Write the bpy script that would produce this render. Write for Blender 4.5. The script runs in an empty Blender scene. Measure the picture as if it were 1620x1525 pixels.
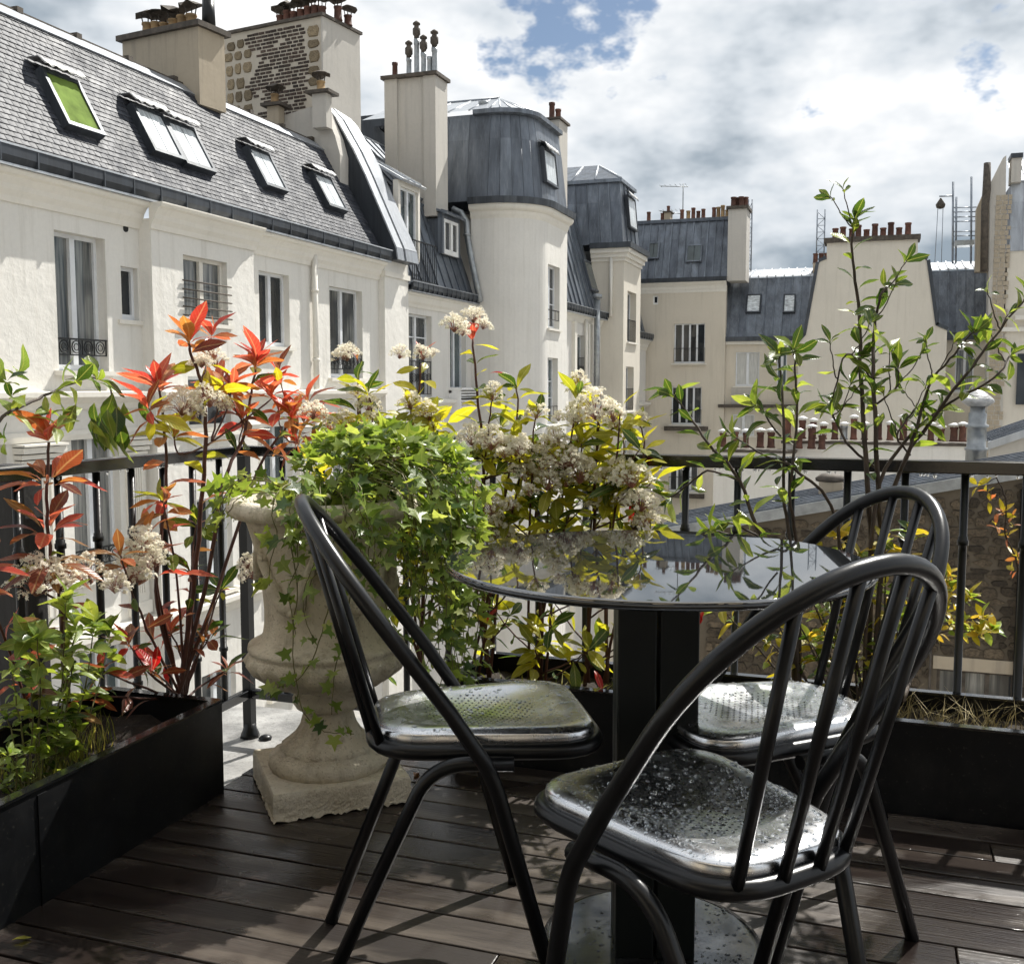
import bpy, bmesh, math, random
from mathutils import Vector, Matrix, Quaternion
random.seed(7)
R = math.radians
SC = bpy.context.scene
COL = SC.collection

# ---------------------------------------------------------------- camera
CAM_H, FPX, YAW, PITCH = 1.05, 1650.0, R(19.23), R(5.22)
cd = bpy.data.cameras.new('camera')
cd.sensor_width = 36.0
cd.lens = 36.0 * FPX / 1620.0
cd.clip_start = 0.05
cd.clip_end = 3000
cam = bpy.data.objects.new('camera', cd)
cam.location = (0, 0, CAM_H)
cam.rotation_euler = (R(90) - PITCH, 0, YAW)
COL.objects.link(cam)
SC.camera = cam

# ---------------------------------------------------------------- light
SUN_AZ, SUN_EL = R(19), R(50)          # azimuth clockwise from +Y
SUN_DIR = Vector((math.sin(SUN_AZ) * math.cos(SUN_EL), math.cos(SUN_AZ) * math.cos(SUN_EL), math.sin(SUN_EL)))
sd = bpy.data.lights.new('sun', 'SUN')
sd.energy = 5.0
sd.angle = R(0.5)
sd.color = (1.0, 0.965, 0.90)
sun = bpy.data.objects.new('sun', sd)
sun.rotation_euler = (-SUN_DIR).to_track_quat('-Z', 'Y').to_euler()
COL.objects.link(sun)

CLOUD_A, CLOUD_B = (2.935, 1.64, 0.175), (11.2, 5.3, 1.0)
W = bpy.data.worlds.new('World')
SC.world = W
W.use_nodes = True
nt = W.node_tree
nt.nodes.clear()
N = lambda t, x=0, y=0: nt.nodes.new(t)
LK = nt.links.new
out = N('ShaderNodeOutputWorld')
bg = N('ShaderNodeBackground')
sky = N('ShaderNodeTexSky')
sky.sky_type = 'NISHITA'
sky.sun_disc = False
sky.sun_elevation = SUN_EL
sky.sun_rotation = SUN_AZ
sky.altitude = 60
sky.air_density = 1.0
sky.dust_density = 0.6
tc = N('ShaderNodeTexCoord')
def math_node(op, a, b=None, clamp=False):
    n = N('ShaderNodeMath'); n.operation = op; n.use_clamp = clamp
    for i, v in enumerate((a, b)):
        if v is None: continue
        if isinstance(v, (int, float)): n.inputs[i].default_value = v
        else: LK(v, n.inputs[i])
    return n.outputs[0]
def maprange(v, a, b, c, d, smooth=True):
    n = N('ShaderNodeMapRange'); n.interpolation_type = 'SMOOTHSTEP' if smooth else 'LINEAR'
    LK(v, n.inputs['Value'])
    for k, x in zip(('From Min', 'From Max', 'To Min', 'To Max'), (a, b, c, d)): n.inputs[k].default_value = x
    return n.outputs['Result']
def cloud_noise(scale, detail, rough, off, dist=0.0, st=1.5):
    mp = N('ShaderNodeMapping'); mp.inputs['Location'].default_value = off; mp.inputs['Scale'].default_value = (1, 1, st)
    LK(tc.outputs['Generated'], mp.inputs[0])
    n = N('ShaderNodeTexNoise'); n.inputs['Scale'].default_value = scale
    n.inputs['Detail'].default_value = detail; n.inputs['Roughness'].default_value = rough
    n.inputs['Distortion'].default_value = dist
    LK(mp.outputs[0], n.inputs['Vector'])
    return n.outputs['Fac']
big = cloud_noise(4.6, 6, 0.58, CLOUD_A)
cover = maprange(big, 0.375, 0.43, 0.0, 1.0)
shade = cloud_noise(3.6, 5, 0.56, CLOUD_B, 0.0, 1.9)
tone = math_node('ADD', math_node('MULTIPLY', big, -0.35), math_node('MULTIPLY', shade, 1.0))
cr = N('ShaderNodeValToRGB')
LK(tone, cr.inputs[0])
e = cr.color_ramp.elements
e[0].position = 0.18; e[0].color = (0.215, 0.26, 0.305, 1)
e[1].position = 0.42; e[1].color = (0.74, 0.74, 0.74, 1)
m = e.new(0.28); m.color = (0.47, 0.505, 0.54, 1)
skyc = N('ShaderNodeVectorMath'); skyc.operation = 'SCALE'
skyc.inputs['Scale'].default_value = 0.056
LK(sky.outputs[0], skyc.inputs[0])
mx = N('ShaderNodeMix'); mx.data_type = 'RGBA'
LK(cover, mx.inputs['Factor'])
LK(skyc.outputs[0], mx.inputs['A'])
LK(cr.outputs[0], mx.inputs['B'])
LK(mx.outputs['Result'], bg.inputs['Color'])
bg.inputs['Strength'].default_value = 1.0
LK(bg.outputs[0], out.inputs['Surface'])

vs = SC.view_settings
vs.view_transform = 'Standard'
vs.look = 'None'
vs.exposure = 0.62
vs.gamma = 1.0
vs.use_curve_mapping = False
SC.cycles.max_bounces = 6
SC.cycles.transparent_max_bounces = 8
SC.cycles.use_denoising = True
SC.cycles.use_adaptive_sampling = True
SC.cycles.adaptive_threshold = 0.035
SC.cycles.sample_clamp_indirect = 8.0

# ---------------------------------------------------------------- pixel rays used to measure the place (photograph is 1620 x 1525)
FWD = Vector((-math.sin(YAW) * math.cos(PITCH), math.cos(YAW) * math.cos(PITCH), -math.sin(PITCH)))
RGT = Vector((math.cos(YAW), math.sin(YAW), 0))
UPV = RGT.cross(FWD)
EYE = Vector((0, 0, CAM_H))
def ray(x, y): return FWD + RGT * ((x - 810) / FPX) - UPV * ((y - 762.5) / FPX)
def onz(x, y, z): d = ray(x, y); return EYE + d * ((z - CAM_H) / d.z)
def onx(x, y, X): d = ray(x, y); return EYE + d * (X / d.x)
def ony(x, y, Y): d = ray(x, y); return EYE + d * (Y / d.y)
def atd(x, y, dep): return EYE + ray(x, y) * dep

# ---------------------------------------------------------------- mesh helpers
class MB:
    def __init__(s): s.v = []; s.f = []; s.sm = []
    def add(s, vs, fs, sm=False):
        o = len(s.v); s.v += [tuple(p) for p in vs]
        for f in fs: s.f.append(tuple(o + i for i in f)); s.sm.append(sm)
        return s
    def box(s, x0, x1, y0, y1, z0, z1):
        return s.hexa([(x0,y0,z0),(x1,y0,z0),(x1,y1,z0),(x0,y1,z0),(x0,y0,z1),(x1,y0,z1),(x1,y1,z1),(x0,y1,z1)])
    def hexa(s, c): return s.add(c, [(0,3,2,1),(4,5,6,7),(0,1,5,4),(1,2,6,5),(2,3,7,6),(3,0,4,7)])
    def slab(s, a, b, c, d, n):            # quad a b c d pushed along vector n
        n = Vector(n); lo = [Vector(p) for p in (a, b, c, d)]
        return s.hexa([*lo, *[p + n for p in lo]])
    def quad(s, a, b, c, d): return s.add([a, b, c, d], [(0, 1, 2, 3)])
    def prism(s, pts, n):                  # polygon pts (3D) pushed along n
        n = Vector(n); k = len(pts); lo = [Vector(p) for p in pts]
        return s.add([*lo, *[p + n for p in lo]], [tuple(range(k))[::-1], tuple(range(k, 2*k))] + [(i, (i+1) % k, k + (i+1) % k, k + i) for i in range(k)])
    def tube(s, pts, r, n=8, cap=True, closed=False):
        P = [Vector(p) for p in pts]; m = len(P)
        rr = r if isinstance(r, (list, tuple)) else [r] * m
        T = []
        for i in range(m):
            if closed: t = P[(i+1) % m] - P[i-1]
            else: t = P[min(i+1, m-1)] - P[max(i-1, 0)]
            T.append(t.normalized() if t.length > 1e-9 else Vector((0,0,1)))
        u = T[0].orthogonal().normalized(); V = []; F = []
        for i in range(m):
            if i: 
                q = T[i-1].rotation_difference(T[i]); u = (q @ u)
            u = (u - T[i] * u.dot(T[i])).normalized(); w = T[i].cross(u)
            for k in range(n):
                a = 2 * math.pi * k / n
                V.append(P[i] + (u * math.cos(a) + w * math.sin(a)) * rr[i])
        for i in range(m if closed else m - 1):
            j = (i + 1) % m
            for k in range(n): F.append((i*n+k, i*n+(k+1) % n, j*n+(k+1) % n, j*n+k))
        s.add(V, F, True)
        if cap and not closed:
            o = len(s.v) - m*n
            s.f.append(tuple(o + k for k in range(n))[::-1]); s.sm.append(False)
            s.f.append(tuple(o + (m-1)*n + k for k in range(n))); s.sm.append(False)
        return s
    def lathe(s, prof, n=24, c=(0,0,0), cap=True, lobes=None):
        V = []; F = []; m = len(prof)
        for i, (r, z) in enumerate(prof):
            for k in range(n):
                a = 2*math.pi*k/n
                rr = r * (1 + (lobes(i, z, a) if lobes else 0))
                V.append((c[0] + rr*math.cos(a), c[1] + rr*math.sin(a), c[2] + z))
        for i in range(m-1):
            for k in range(n): F.append((i*n+k, i*n+(k+1) % n, (i+1)*n+(k+1) % n, (i+1)*n+k))
        s.add(V, F, True)
        if cap:
            o = len(s.v) - m*n
            s.f.append(tuple(o+k for k in range(n))[::-1]); s.sm.append(False)
            s.f.append(tuple(o+(m-1)*n+k for k in range(n))); s.sm.append(False)
        return s
    def mesh(s, name):
        me = bpy.data.meshes.new(name)
        me.from_pydata(s.v, [], s.f)
        me.polygons.foreach_set('use_smooth', s.sm)
        me.update()
        return me
def put(name, data, mat, parent=None, local=False, loc=None, bevel=0):
    if isinstance(data, MB): data = data.mesh(name)
    if mat is not None and not data.materials: data.materials.append(mat)
    o = bpy.data.objects.new(name, data)
    COL.objects.link(o)
    if parent is not None:
        o.parent = parent
        if not local: o.matrix_parent_inverse = Matrix.Translation(-world_loc(parent))
    if loc is not None: o.location = loc
    if bevel:
        md = o.modifiers.new('bevel', 'BEVEL'); md.width = bevel; md.segments = 2; md.limit_method = 'ANGLE'
    return o
def world_loc(o):
    v = Vector(o.location)
    return v if (o.type == 'EMPTY' and o.parent is None) else Vector((0, 0, 0))
def tag(o, label=None, cat=None, group=None, kind=None):
    for k, v in (('label', label), ('category', cat), ('group', group), ('kind', kind)):
        if v: o[k] = v
    return o
def thing(name, label, cat, loc=(0,0,0), group=None, rz=0):
    o = bpy.data.objects.new(name, None); COL.objects.link(o)
    o.location = loc; o.rotation_euler = (0, 0, rz); o.empty_display_size = 0.1
    return tag(o, label, cat, group)
def struct(name, data, mat): return tag(put(name, data, mat), kind='structure')
def copy_tree(o, parent=None):
    c = o.copy(); COL.objects.link(c); c.parent = parent
    for ch in list(o.children): copy_tree(ch, c)
    return c
# ---------------------------------------------------------------- materials
MATS = {}
class NT:
    def __init__(s, name):
        s.m = bpy.data.materials.new(name); s.m.use_nodes = True
        s.t = s.m.node_tree; s.t.nodes.clear()
        s.out = s.n('ShaderNodeOutputMaterial'); s.co = s.n('ShaderNodeTexCoord').outputs['Object']
    def n(s, t): return s.t.nodes.new(t)
    def l(s, a, b): s.t.links.new(a, b)
    def mapping(s, sc): 
        m = s.n('ShaderNodeMapping'); m.inputs['Scale'].default_value = sc; s.l(s.co, m.inputs[0]); return m.outputs[0]
    def noise(s, scale, detail=4, rough=.5, stretch=None, dist=0):
        n = s.n('ShaderNodeTexNoise'); n.inputs['Scale'].default_value = scale; n.inputs['Detail'].default_value = detail
        n.inputs['Roughness'].default_value = rough; n.inputs['Distortion'].default_value = dist
        s.l(s.mapping(stretch) if stretch else s.co, n.inputs['Vector']); return n.outputs['Fac']
    def voro(s, scale, stretch=None, feature='F1', out='Distance'):
        n = s.n('ShaderNodeTexVoronoi'); n.inputs['Scale'].default_value = scale; n.feature = feature
        s.l(s.mapping(stretch) if stretch else s.co, n.inputs['Vector']); return n.outputs[out]
    def ramp(s, fac, stops):
        r = s.n('ShaderNodeValToRGB'); s.l(fac, r.inputs[0]); el = r.color_ramp.elements
        el[0].position = stops[0][0]; el[0].color = (*stops[0][1], 1)
        el[1].position = stops[-1][0]; el[1].color = (*stops[-1][1], 1)
        for p, c in stops[1:-1]: x = el.new(p); x.color = (*c, 1)
        return r.outputs[0]
    def mr(s, v, a, b, c, d):
        n = s.n('ShaderNodeMapRange'); s.l(v, n.inputs['Value'])
        for k, x in zip(('From Min', 'From Max', 'To Min', 'To Max'), (a, b, c, d)): n.inputs[k].default_value = x
        return n.outputs['Result']
    def mix(s, f, a, b, mode='MIX'):
        n = s.n('ShaderNodeMix'); n.data_type = 'RGBA'; n.blend_type = mode
        for k, v in (('Factor', f), ('A', a), ('B', b)):
            i = n.inputs[k] if k != 'Factor' else n.inputs['Factor']
            if isinstance(v, (int, float)): i.default_value = v
            elif isinstance(v, tuple): i.default_value = (*v, 1)
            else: s.l(v, i)
        return n.outputs['Result']
    def math(s, op, a, b=0.0):
        n = s.n('ShaderNodeMath'); n.operation = op
        for i, v in enumerate((a, b)):
            if isinstance(v, (int, float)): n.inputs[i].default_value = v
            else: s.l(v, n.inputs[i])
        return n.outputs[0]
    def rnd(s):
        a = s.n('ShaderNodeObjectInfo').outputs['Random']; b = s.n('ShaderNodeNewGeometry').outputs['Random Per Island']
        return s.math('FRACT', s.math('ADD', a, b))
    def bump(s, h, strength, dist=0.01, prev=None):
        b = s.n('ShaderNodeBump'); b.inputs['Strength'].default_value = strength; b.inputs['Distance'].default_value = dist
        s.l(h, b.inputs['Height'])
        if prev is not None: s.l(prev, b.inputs['Normal'])
        return b.outputs['Normal']
    def principled(s, col, rough=.6, metal=0.0, normal=None, spec=None, coat=None, ior=None, link=True):
        p = s.n('ShaderNodeBsdfPrincipled')
        for k, v in (('Base Color', col), ('Roughness', rough), ('Metallic', metal), ('Specular IOR Level', spec), ('Coat Weight', coat), ('IOR', ior)):
            if v is None: continue
            if isinstance(v, (int, float)): p.inputs[k].default_value = v
            elif isinstance(v, tuple): p.inputs[k].default_value = (*v, 1)
            else: s.l(v, p.inputs[k])
        if normal is not None: s.l(normal, p.inputs['Normal'])
        if link: s.l(p.outputs[0], s.out.inputs[0])
        return p
def mul(c, k): return tuple(x * k for x in c)
def stucco(name, c, stain=.35, bumpd=.012, rough=.9, stainc=None):
    t = NT(name)
    a = t.noise(.55, 4, .6); b = t.noise(2.6, 5, .65, (2.6, 2.6, .16))
    col = t.mix(t.mr(a, .35, .7, 0, .6), c, mul(c, .86))
    col = t.mix(t.mr(b, .52, .80, 0, stain), col, stainc or mul((c[0], c[1] * .97, c[2] * .9), .62))
    col = t.mix(t.mr(t.noise(14, 3, .6), .4, .7, 0, .18), col, mul(c, .75))
    h = t.noise(5, 5, .6)
    t.principled(col, rough, normal=t.bump(h, .55, bumpd)); return t.m
M = {}
M['stucco'] = stucco('stucco_white', (.72, .70, .65), .6, .026)
M['stucco_shade'] = stucco('stucco_grey_white', (.69, .67, .625), .4, .01)
M['cream'] = stucco('stucco_cream', (.62, .565, .47), .45, .008)
M['cream2'] = stucco('stucco_pale_cream', (.66, .615, .53), .4, .008)
M['trim'] = stucco('stone_trim', (.74, .71, .64), .3, .006)
M['render_chim'] = stucco('chimney_render', (.40, .34, .255), .8, .012, stainc=(.20, .18, .15))
M['render_pale'] = stucco('chimney_pale_render', (.50, .475, .43), .6, .01, stainc=(.3, .29, .27))
M['mortar'] = stucco('rubble_mortar', (.50, .45, .37), .4, .02)
M['dark_mortar'] = stucco('dark_mortar', (.12, .098, .07), .5, .02)
def wet_concrete():
    t = NT('ledge_concrete'); col = t.mix(t.mr(t.noise(7, 5, .65), .38, .66, 0, 1), (.34, .335, .32), (.15, .148, .142))
    col = t.mix(t.mr(t.noise(60, 3, .6), .55, .72, 0, .6), col, (.09, .088, .082))
    t.principled(col, t.mr(t.noise(5, 3, .5), .4, .6, .75, .3), 0, t.bump(t.noise(70, 4, .65), .6, .004)); return t.m
M['concrete'] = wet_concrete()
def urn_mat():
    t = NT('cast_stone'); c = (.66, .60, .48)
    col = t.mix(t.mr(t.noise(9, 5, .65), .38, .68, 0, .75), c, (.42, .36, .26))
    col = t.mix(t.mr(t.noise(26, 4, .65, (1, 1, .35)), .52, .75, 0, .7), col, (.25, .21, .14))
    col = t.mix(t.mr(t.noise(4, 4, .6), .55, .75, 0, .5), col, (.74, .71, .63))
    col = t.mix(t.mr(t.noise(140, 2, .5), .60, .72, 0, .5), col, (.20, .17, .12))
    h = t.math('ADD', t.noise(45, 4, .65), t.math('MULTIPLY', t.noise(170, 2, .5), .5))
    t.principled(col, .88, 0, t.bump(h, .8, .006)); return t.m
M['urn'] = urn_mat()
def simple(name, c, rough=.6, metal=0., var=.25, scale=6, bump=0., bscale=60, bd=.002, spec=None, rndv=0., coat=None, stretch=None):
    t = NT(name)
    col = t.mix(t.mr(t.noise(scale, 5, .6, stretch), .35, .7, 0, 1), mul(c, 1 + var * .4), mul(c, 1 - var))
    if rndv: col = t.mix(1.0, col, t.ramp(t.rnd(), [(0, mul((1, 1, 1), 1 - rndv)), (1, (1, 1, 1))]), 'MULTIPLY')
    nrm = t.bump(t.noise(bscale, 4, .6), bump, bd) if bump else None
    t.principled(col, rough, metal, nrm, spec, coat); return t.m
M['iron'] = simple('black_iron_paint', (.006, .0065, .007), .36, 0, .4, 20, .4, 90, .001, spec=.35)
M['wet_iron'] = simple('wet_black_iron', (.006, .0065, .007), .14, 0, .4, 20, .25, 60, .0008, spec=.8)
M['planter'] = simple('black_planter_paint', (.004, .0045, .0055), .5, 0, .4, 4, .2, 40, .001, spec=.25)
def dusty():
    t = NT('dusty_black_planter_paint'); c = t.mix(t.mr(t.noise(5, 6, .7, (1, 1, .6)), .50, .80, 0, .5), (.004, .0045, .0055), (.035, .033, .03))
    c = t.mix(t.mr(t.noise(120, 2, .5), .66, .74, 0, .5), c, (.05, .046, .04))
    t.principled(c, t.mr(t.noise(8, 4, .6), .35, .65, .35, .62), 0, t.bump(t.noise(3, 2, .5), .15, .01), .28); return t.m
M['planter'] = dusty()
M['pedestal'] = simple('dark_green_black_paint', (.005, .0075, .0075), .4, 0, .3, 5, spec=.3)
M['tube'] = simple('black_tube_paint', (.006, .0065, .0075), .30, 0, .35, 14, .15, 200, .0006, spec=.4)
M['timber'] = simple('dark_weathered_timber', (.022, .021, .021), .7, 0, .5, 9, .8, 26, .004, stretch=(6, 6, .6))
M['white'] = simple('white_paint', (.78, .78, .77), .45, 0, .12, 3)
M['wframe'] = simple('window_frame_paint', (.70, .72, .74), .45, 0, .12, 3)
M['terra'] = simple('terracotta', (.16, .068, .045), .8, 0, .55, 5, .3, 30, .004, rndv=.5)
M['terra_ochre'] = simple('ochre_pot', (.38, .25, .12), .8, 0, .5, 5, rndv=.4)
M['rust'] = simple('rusty_iron', (.09, .075, .06), .75, .2, .5, 8, .3, 40, .003)
M['galv'] = simple('galvanised_pipe', (.34, .36, .37), .42, .6, .35, 4)
M['lead'] = simple('crumpled_lead', (.46, .46, .455), .5, .35, .45, 7, .8, 16, .02)
M['scaf'] = simple('scaffold_tube', (.30, .33, .37), .4, .7, .3, 4)
M['brick'] = simple('dark_brick', (.075, .05, .038), .85, 0, .5, 3, rndv=.5)
M['stone'] = simple('rubble_stone', (.36, .28, .17), .85, 0, .6, 9, .8, 24, .02, rndv=.55)
M['wallstone'] = simple('brown_rubble_stone', (.19, .145, .095), .9, 0, .7, 7, 1.0, 16, .04, rndv=.7)
M['soil'] = simple('dark_soil', (.03, .022, .015), .95, 0, .6, 30, 1., 60, .01)
M['bark'] = simple('red_brown_bark', (.085, .03, .02), .6, 0, .5, 25, .4, 90, .002)
M['barkg'] = simple('grey_brown_bark', (.06, .042, .03), .7, 0, .5, 25, .5, 90, .002)
M['twig'] = simple('green_twig', (.14, .13, .04), .6, 0, .4, 25)
M['straw'] = simple('dry_straw', (.42, .34, .15), .7, 0, .4, 10, rndv=.5)
M['ground'] = simple('courtyard_paving', (.30, .29, .27), .9, 0, .4, .5)
M['curtain'] = simple('lit_curtain', (.55, .55, .52), .8, 0, .35, 5, stretch=(6, 6, .3))
M['greenblind'] = simple('lime_green_blind', (.15, .22, .05), .9, 0, .5, 2.2, spec=.1)
def zinc(name, c, rough, metal, streak=.55):
    t = NT(name)
    a = t.noise(1.6, 6, .65, (2.2, 2.2, .35)); b = t.noise(7, 4, .6, (2.5, 2.5, .12))
    col = t.mix(t.mr(a, .36, .72, 0, .8), mul(c, 1.15), mul(c, 1 - streak))
    col = t.mix(t.mr(b, .52, .76, 0, .35), col, mul((.75, .8, .85), c[2] * 2.2))
    col = t.mix(1.0, col, t.ramp(t.rnd(), [(0, (.66, .67, .70)), (1, (1.15, 1.15, 1.15))]), 'MULTIPLY')
    t.principled(col, t.mr(a, .3, .7, rough - .08, rough + .12), metal, t.bump(t.noise(1.3, 3, .5), .25, .03)); return t.m
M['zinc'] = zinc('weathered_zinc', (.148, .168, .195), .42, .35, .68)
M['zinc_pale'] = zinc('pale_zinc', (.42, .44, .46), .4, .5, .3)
M['zinc_dark'] = zinc('dark_zinc_gutter', (.06, .068, .078), .45, .4)
def slate():
    t = NT('roof_slate')
    r = t.rnd()
    c = t.ramp(r, [(0, (.03, .033, .042)), (.5, (.046, .05, .061)), (.85, (.063, .067, .079)), (1, (.095, .098, .108))])
    st = t.noise(.9, 5, .65, (1, 1, .45)); c = t.mix(t.mr(st, .52, .72, 0, .55), c, (.012, .013, .02))
    li = t.noise(9, 5, .7); c = t.mix(t.mr(li, .58, .75, 0, .35), c, (.22, .22, .22))
    t.principled(c, t.mr(t.noise(3, 4, .6), .3, .7, .5, .7), 0, t.bump(t.noise(30, 4, .6), .5, .004), .3); return t.m
M['slate'] = slate()
def glass(name, c, rough=.04, ior=1.5):
    t = NT(name)
    a = t.noise(.9, 3, .5)
    t.principled(t.mix(t.mr(a, .35, .65, 0, 1), mul(c, .55), mul(c, 1.5)), rough, 0, t.bump(t.noise(2.2, 2, .5), .06, .02), .5, ior=ior); return t.m
M['glass'] = glass('window_glass', (.055, .075, .08))
M['glass_dark'] = glass('dark_window_glass', (.022, .026, .03))
def netglass():
    t = NT('glass_over_net_curtain'); a = t.noise(3.0, 3, .6, (5, 5, .25)); b = t.noise(.7, 2, .5)
    t.principled(t.mix(t.mr(b, .45, .55, .1, .9), t.ramp(a, [(.35, (.05, .06, .065)), (.65, (.30, .30, .28))]), (.03, .035, .04)), .06, 0, t.bump(t.noise(2.2, 2, .5), .06, .02), .5); return t.m
M['glass_net'] = netglass()
M['glass_sky'] = glass('roof_window_glass', (.10, .12, .14), .08, 2.2)
M['glass_curtain'] = simple('roof_window_net', (.62, .66, .68), .25, 0, .55, 3.5, stretch=(1.5, 9, .6))
def tabletop():
    t = NT('polished_dark_glass')
    d = t.noise(55, 3, .5)
    t.principled((.012, .013, .014), t.mr(d, .3, .75, .012, .03), 0, None, .5, ior=3.2); return t.m
M['tabletop'] = tabletop()
def steel():
    t = NT('wet_stainless_steel')
    a = t.noise(7, 4, .6)
    t.principled(t.mix(t.mr(a, .35, .7, 0, 1), (.80, .81, .82), (.66, .67, .69)), t.mr(t.noise(30, 4, .6), .3, .7, .19, .32), 1.0, t.bump(t.noise(90, 2, .5), .03, .0008)); return t.m
M['steel'] = steel()
M['base_steel'] = simple('dark_wet_steel', (.16, .165, .17), .16, .9, .5, 9)
def water():
    t = NT('water_drop')
    p = t.principled((.9, .93, .95), .02, 0, None, .5, ior=1.33)
    p.inputs['Transmission Weight'].default_value = 1.0; return t.m
M['water'] = water()
M['hole'] = simple('perforation', (.01, .01, .01), .8)
def deckwood():
    t = NT('wet_hardwood')
    r = t.rnd()
    c = t.ramp(r, [(0, (.016, .012, .0105)), (.5, (.034, .026, .0215)), (1, (.070, .057, .047))])
    g = t.noise(16, 8, .65, (.5, 11, 6)); g2 = t.noise(3.2, 4, .6, (.45, 3, 1))
    c = t.mix(t.mr(g, .38, .68, 0, .75), c, (.014, .010, .008))
    c = t.mix(t.mr(g2, .5, .72, 0, .5), c, (.19, .16, .128))
    wet = t.noise(2.1, 4, .55, (1, 1, 1), .6)
    c = t.mix(t.mr(wet, .45, .58, .0, .78), c, (.014, .010, .009))
    rough = t.mr(wet, .44, .58, .40, .12)
    t.principled(c, rough, 0, t.bump(t.noise(9, 6, .6, (.6, 16, 8)), .35, .003), .5); return t.m
M['deck'] = deckwood()
def leafmat(name, stops, trans=.42, rough=.34, tmul=(1.5, 1.45, .7), spec=.5, veins=True):
    t = NT(name)
    c = t.ramp(t.rnd(), stops)
    c = t.mix(t.mr(t.noise(3.5, 3, .6), .4, .7, 0, .45), c, t.mix(1.0, c, (.55, .6, .5), 'MULTIPLY'))
    nrm = None
    if veins:
        sp = t.n('ShaderNodeSeparateXYZ'); t.l(t.co, sp.inputs[0]); ay = t.math('ABSOLUTE', sp.outputs['Y'])
        mid = t.mr(ay, .008, .022, 1, 0); sv = t.math('SINE', t.math('ADD', t.math('MULTIPLY', sp.outputs['X'], 62.0), t.math('MULTIPLY', ay, -75.0)))
        c = t.mix(t.math('MULTIPLY', mid, .45), c, t.mix(.5, c, (.75, .68, .35)))
        c = t.mix(t.mr(sv, .80, 1.0, 0, .16), c, t.mix(.5, c, (.7, .66, .35)))
        nrm = t.bump(t.math('ADD', t.math('MULTIPLY', sv, .4), t.math('MULTIPLY', mid, -1.5)), .25, .004)
    p = t.principled(c, rough, 0, nrm, spec, link=False)
    tr = t.n('ShaderNodeBsdfTranslucent'); t.l(t.mix(1.0, c, tmul, 'MULTIPLY'), tr.inputs['Color'])
    mx = t.n('ShaderNodeMixShader'); mx.inputs[0].default_value = trans
    t.l(p.outputs[0], mx.inputs[1]); t.l(tr.outputs[0], mx.inputs[2]); t.l(mx.outputs[0], t.out.inputs[0]); return t.m
M['leaf_red'] = leafmat('young_red_leaf', [(0, (.42, .04, .03)), (.55, (.50, .08, .05)), (1, (.52, .14, .06))], .5, .28, (1.55, 1.3, 1.1))
M['leaf_orange'] = leafmat('orange_leaf', [(0, (.44, .12, .05)), (1, (.48, .22, .06))], .45, .32, (1.5, 1.3, .8))
M['leaf_bronze'] = leafmat('bronze_leaf', [(0, (.14, .03, .02)), (.5, (.24, .07, .035)), (1, (.26, .15, .05))], .4, .3, (1.6, 1.2, .8))
M['leaf_yellow'] = leafmat('yellow_green_leaf', [(0, (.20, .22, .03)), (.5, (.32, .32, .035)), (1, (.45, .41, .045))], .58, .3, (1.75, 1.65, .55))
M['leaf_green'] = leafmat('glossy_green_leaf', [(0, (.03, .065, .016)), (.6, (.06, .105, .022)), (1, (.12, .15, .03))], .42, .26, (1.9, 1.9, .7))
M['leaf_lime'] = leafmat('lime_green_leaf', [(0, (.14, .22, .045)), (.5, (.23, .32, .07)), (1, (.36, .43, .13))], .48, .32, (1.6, 1.5, .6))
M['leaf_ivy'] = leafmat('ivy_leaf', [(0, (.05, .095, .03)), (.4, (.13, .20, .05)), (.8, (.26, .34, .085)), (1, (.42, .46, .19))], .48, .3, (1.6, 1.55, .7))
M['leaf_gold'] = leafmat('golden_leaf', [(0, (.30, .27, .03)), (.6, (.45, .38, .04)), (1, (.55, .38, .08))], .5, .34, (1.5, 1.35, .5))
M['leaf_crimson'] = leafmat('crimson_leaf', [(0, (.40, .008, .012)), (1, (.52, .02, .02))], .5, .3, (1.5, 1, 1))
M['petal'] = leafmat('cream_petal', [(0, (.90, .86, .76)), (1, (.96, .94, .88))], .6, .6, (1.04, 1.02, .97), .2, False)
M['bud'] = simple('pink_brown_bud', (.34, .15, .11), .7, 0, .4, 30)
M['grass'] = leafmat('thin_grass', [(0, (.10, .13, .03)), (.6, (.24, .24, .06)), (1, (.45, .38, .16))], .4, .5, veins=False)
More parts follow.
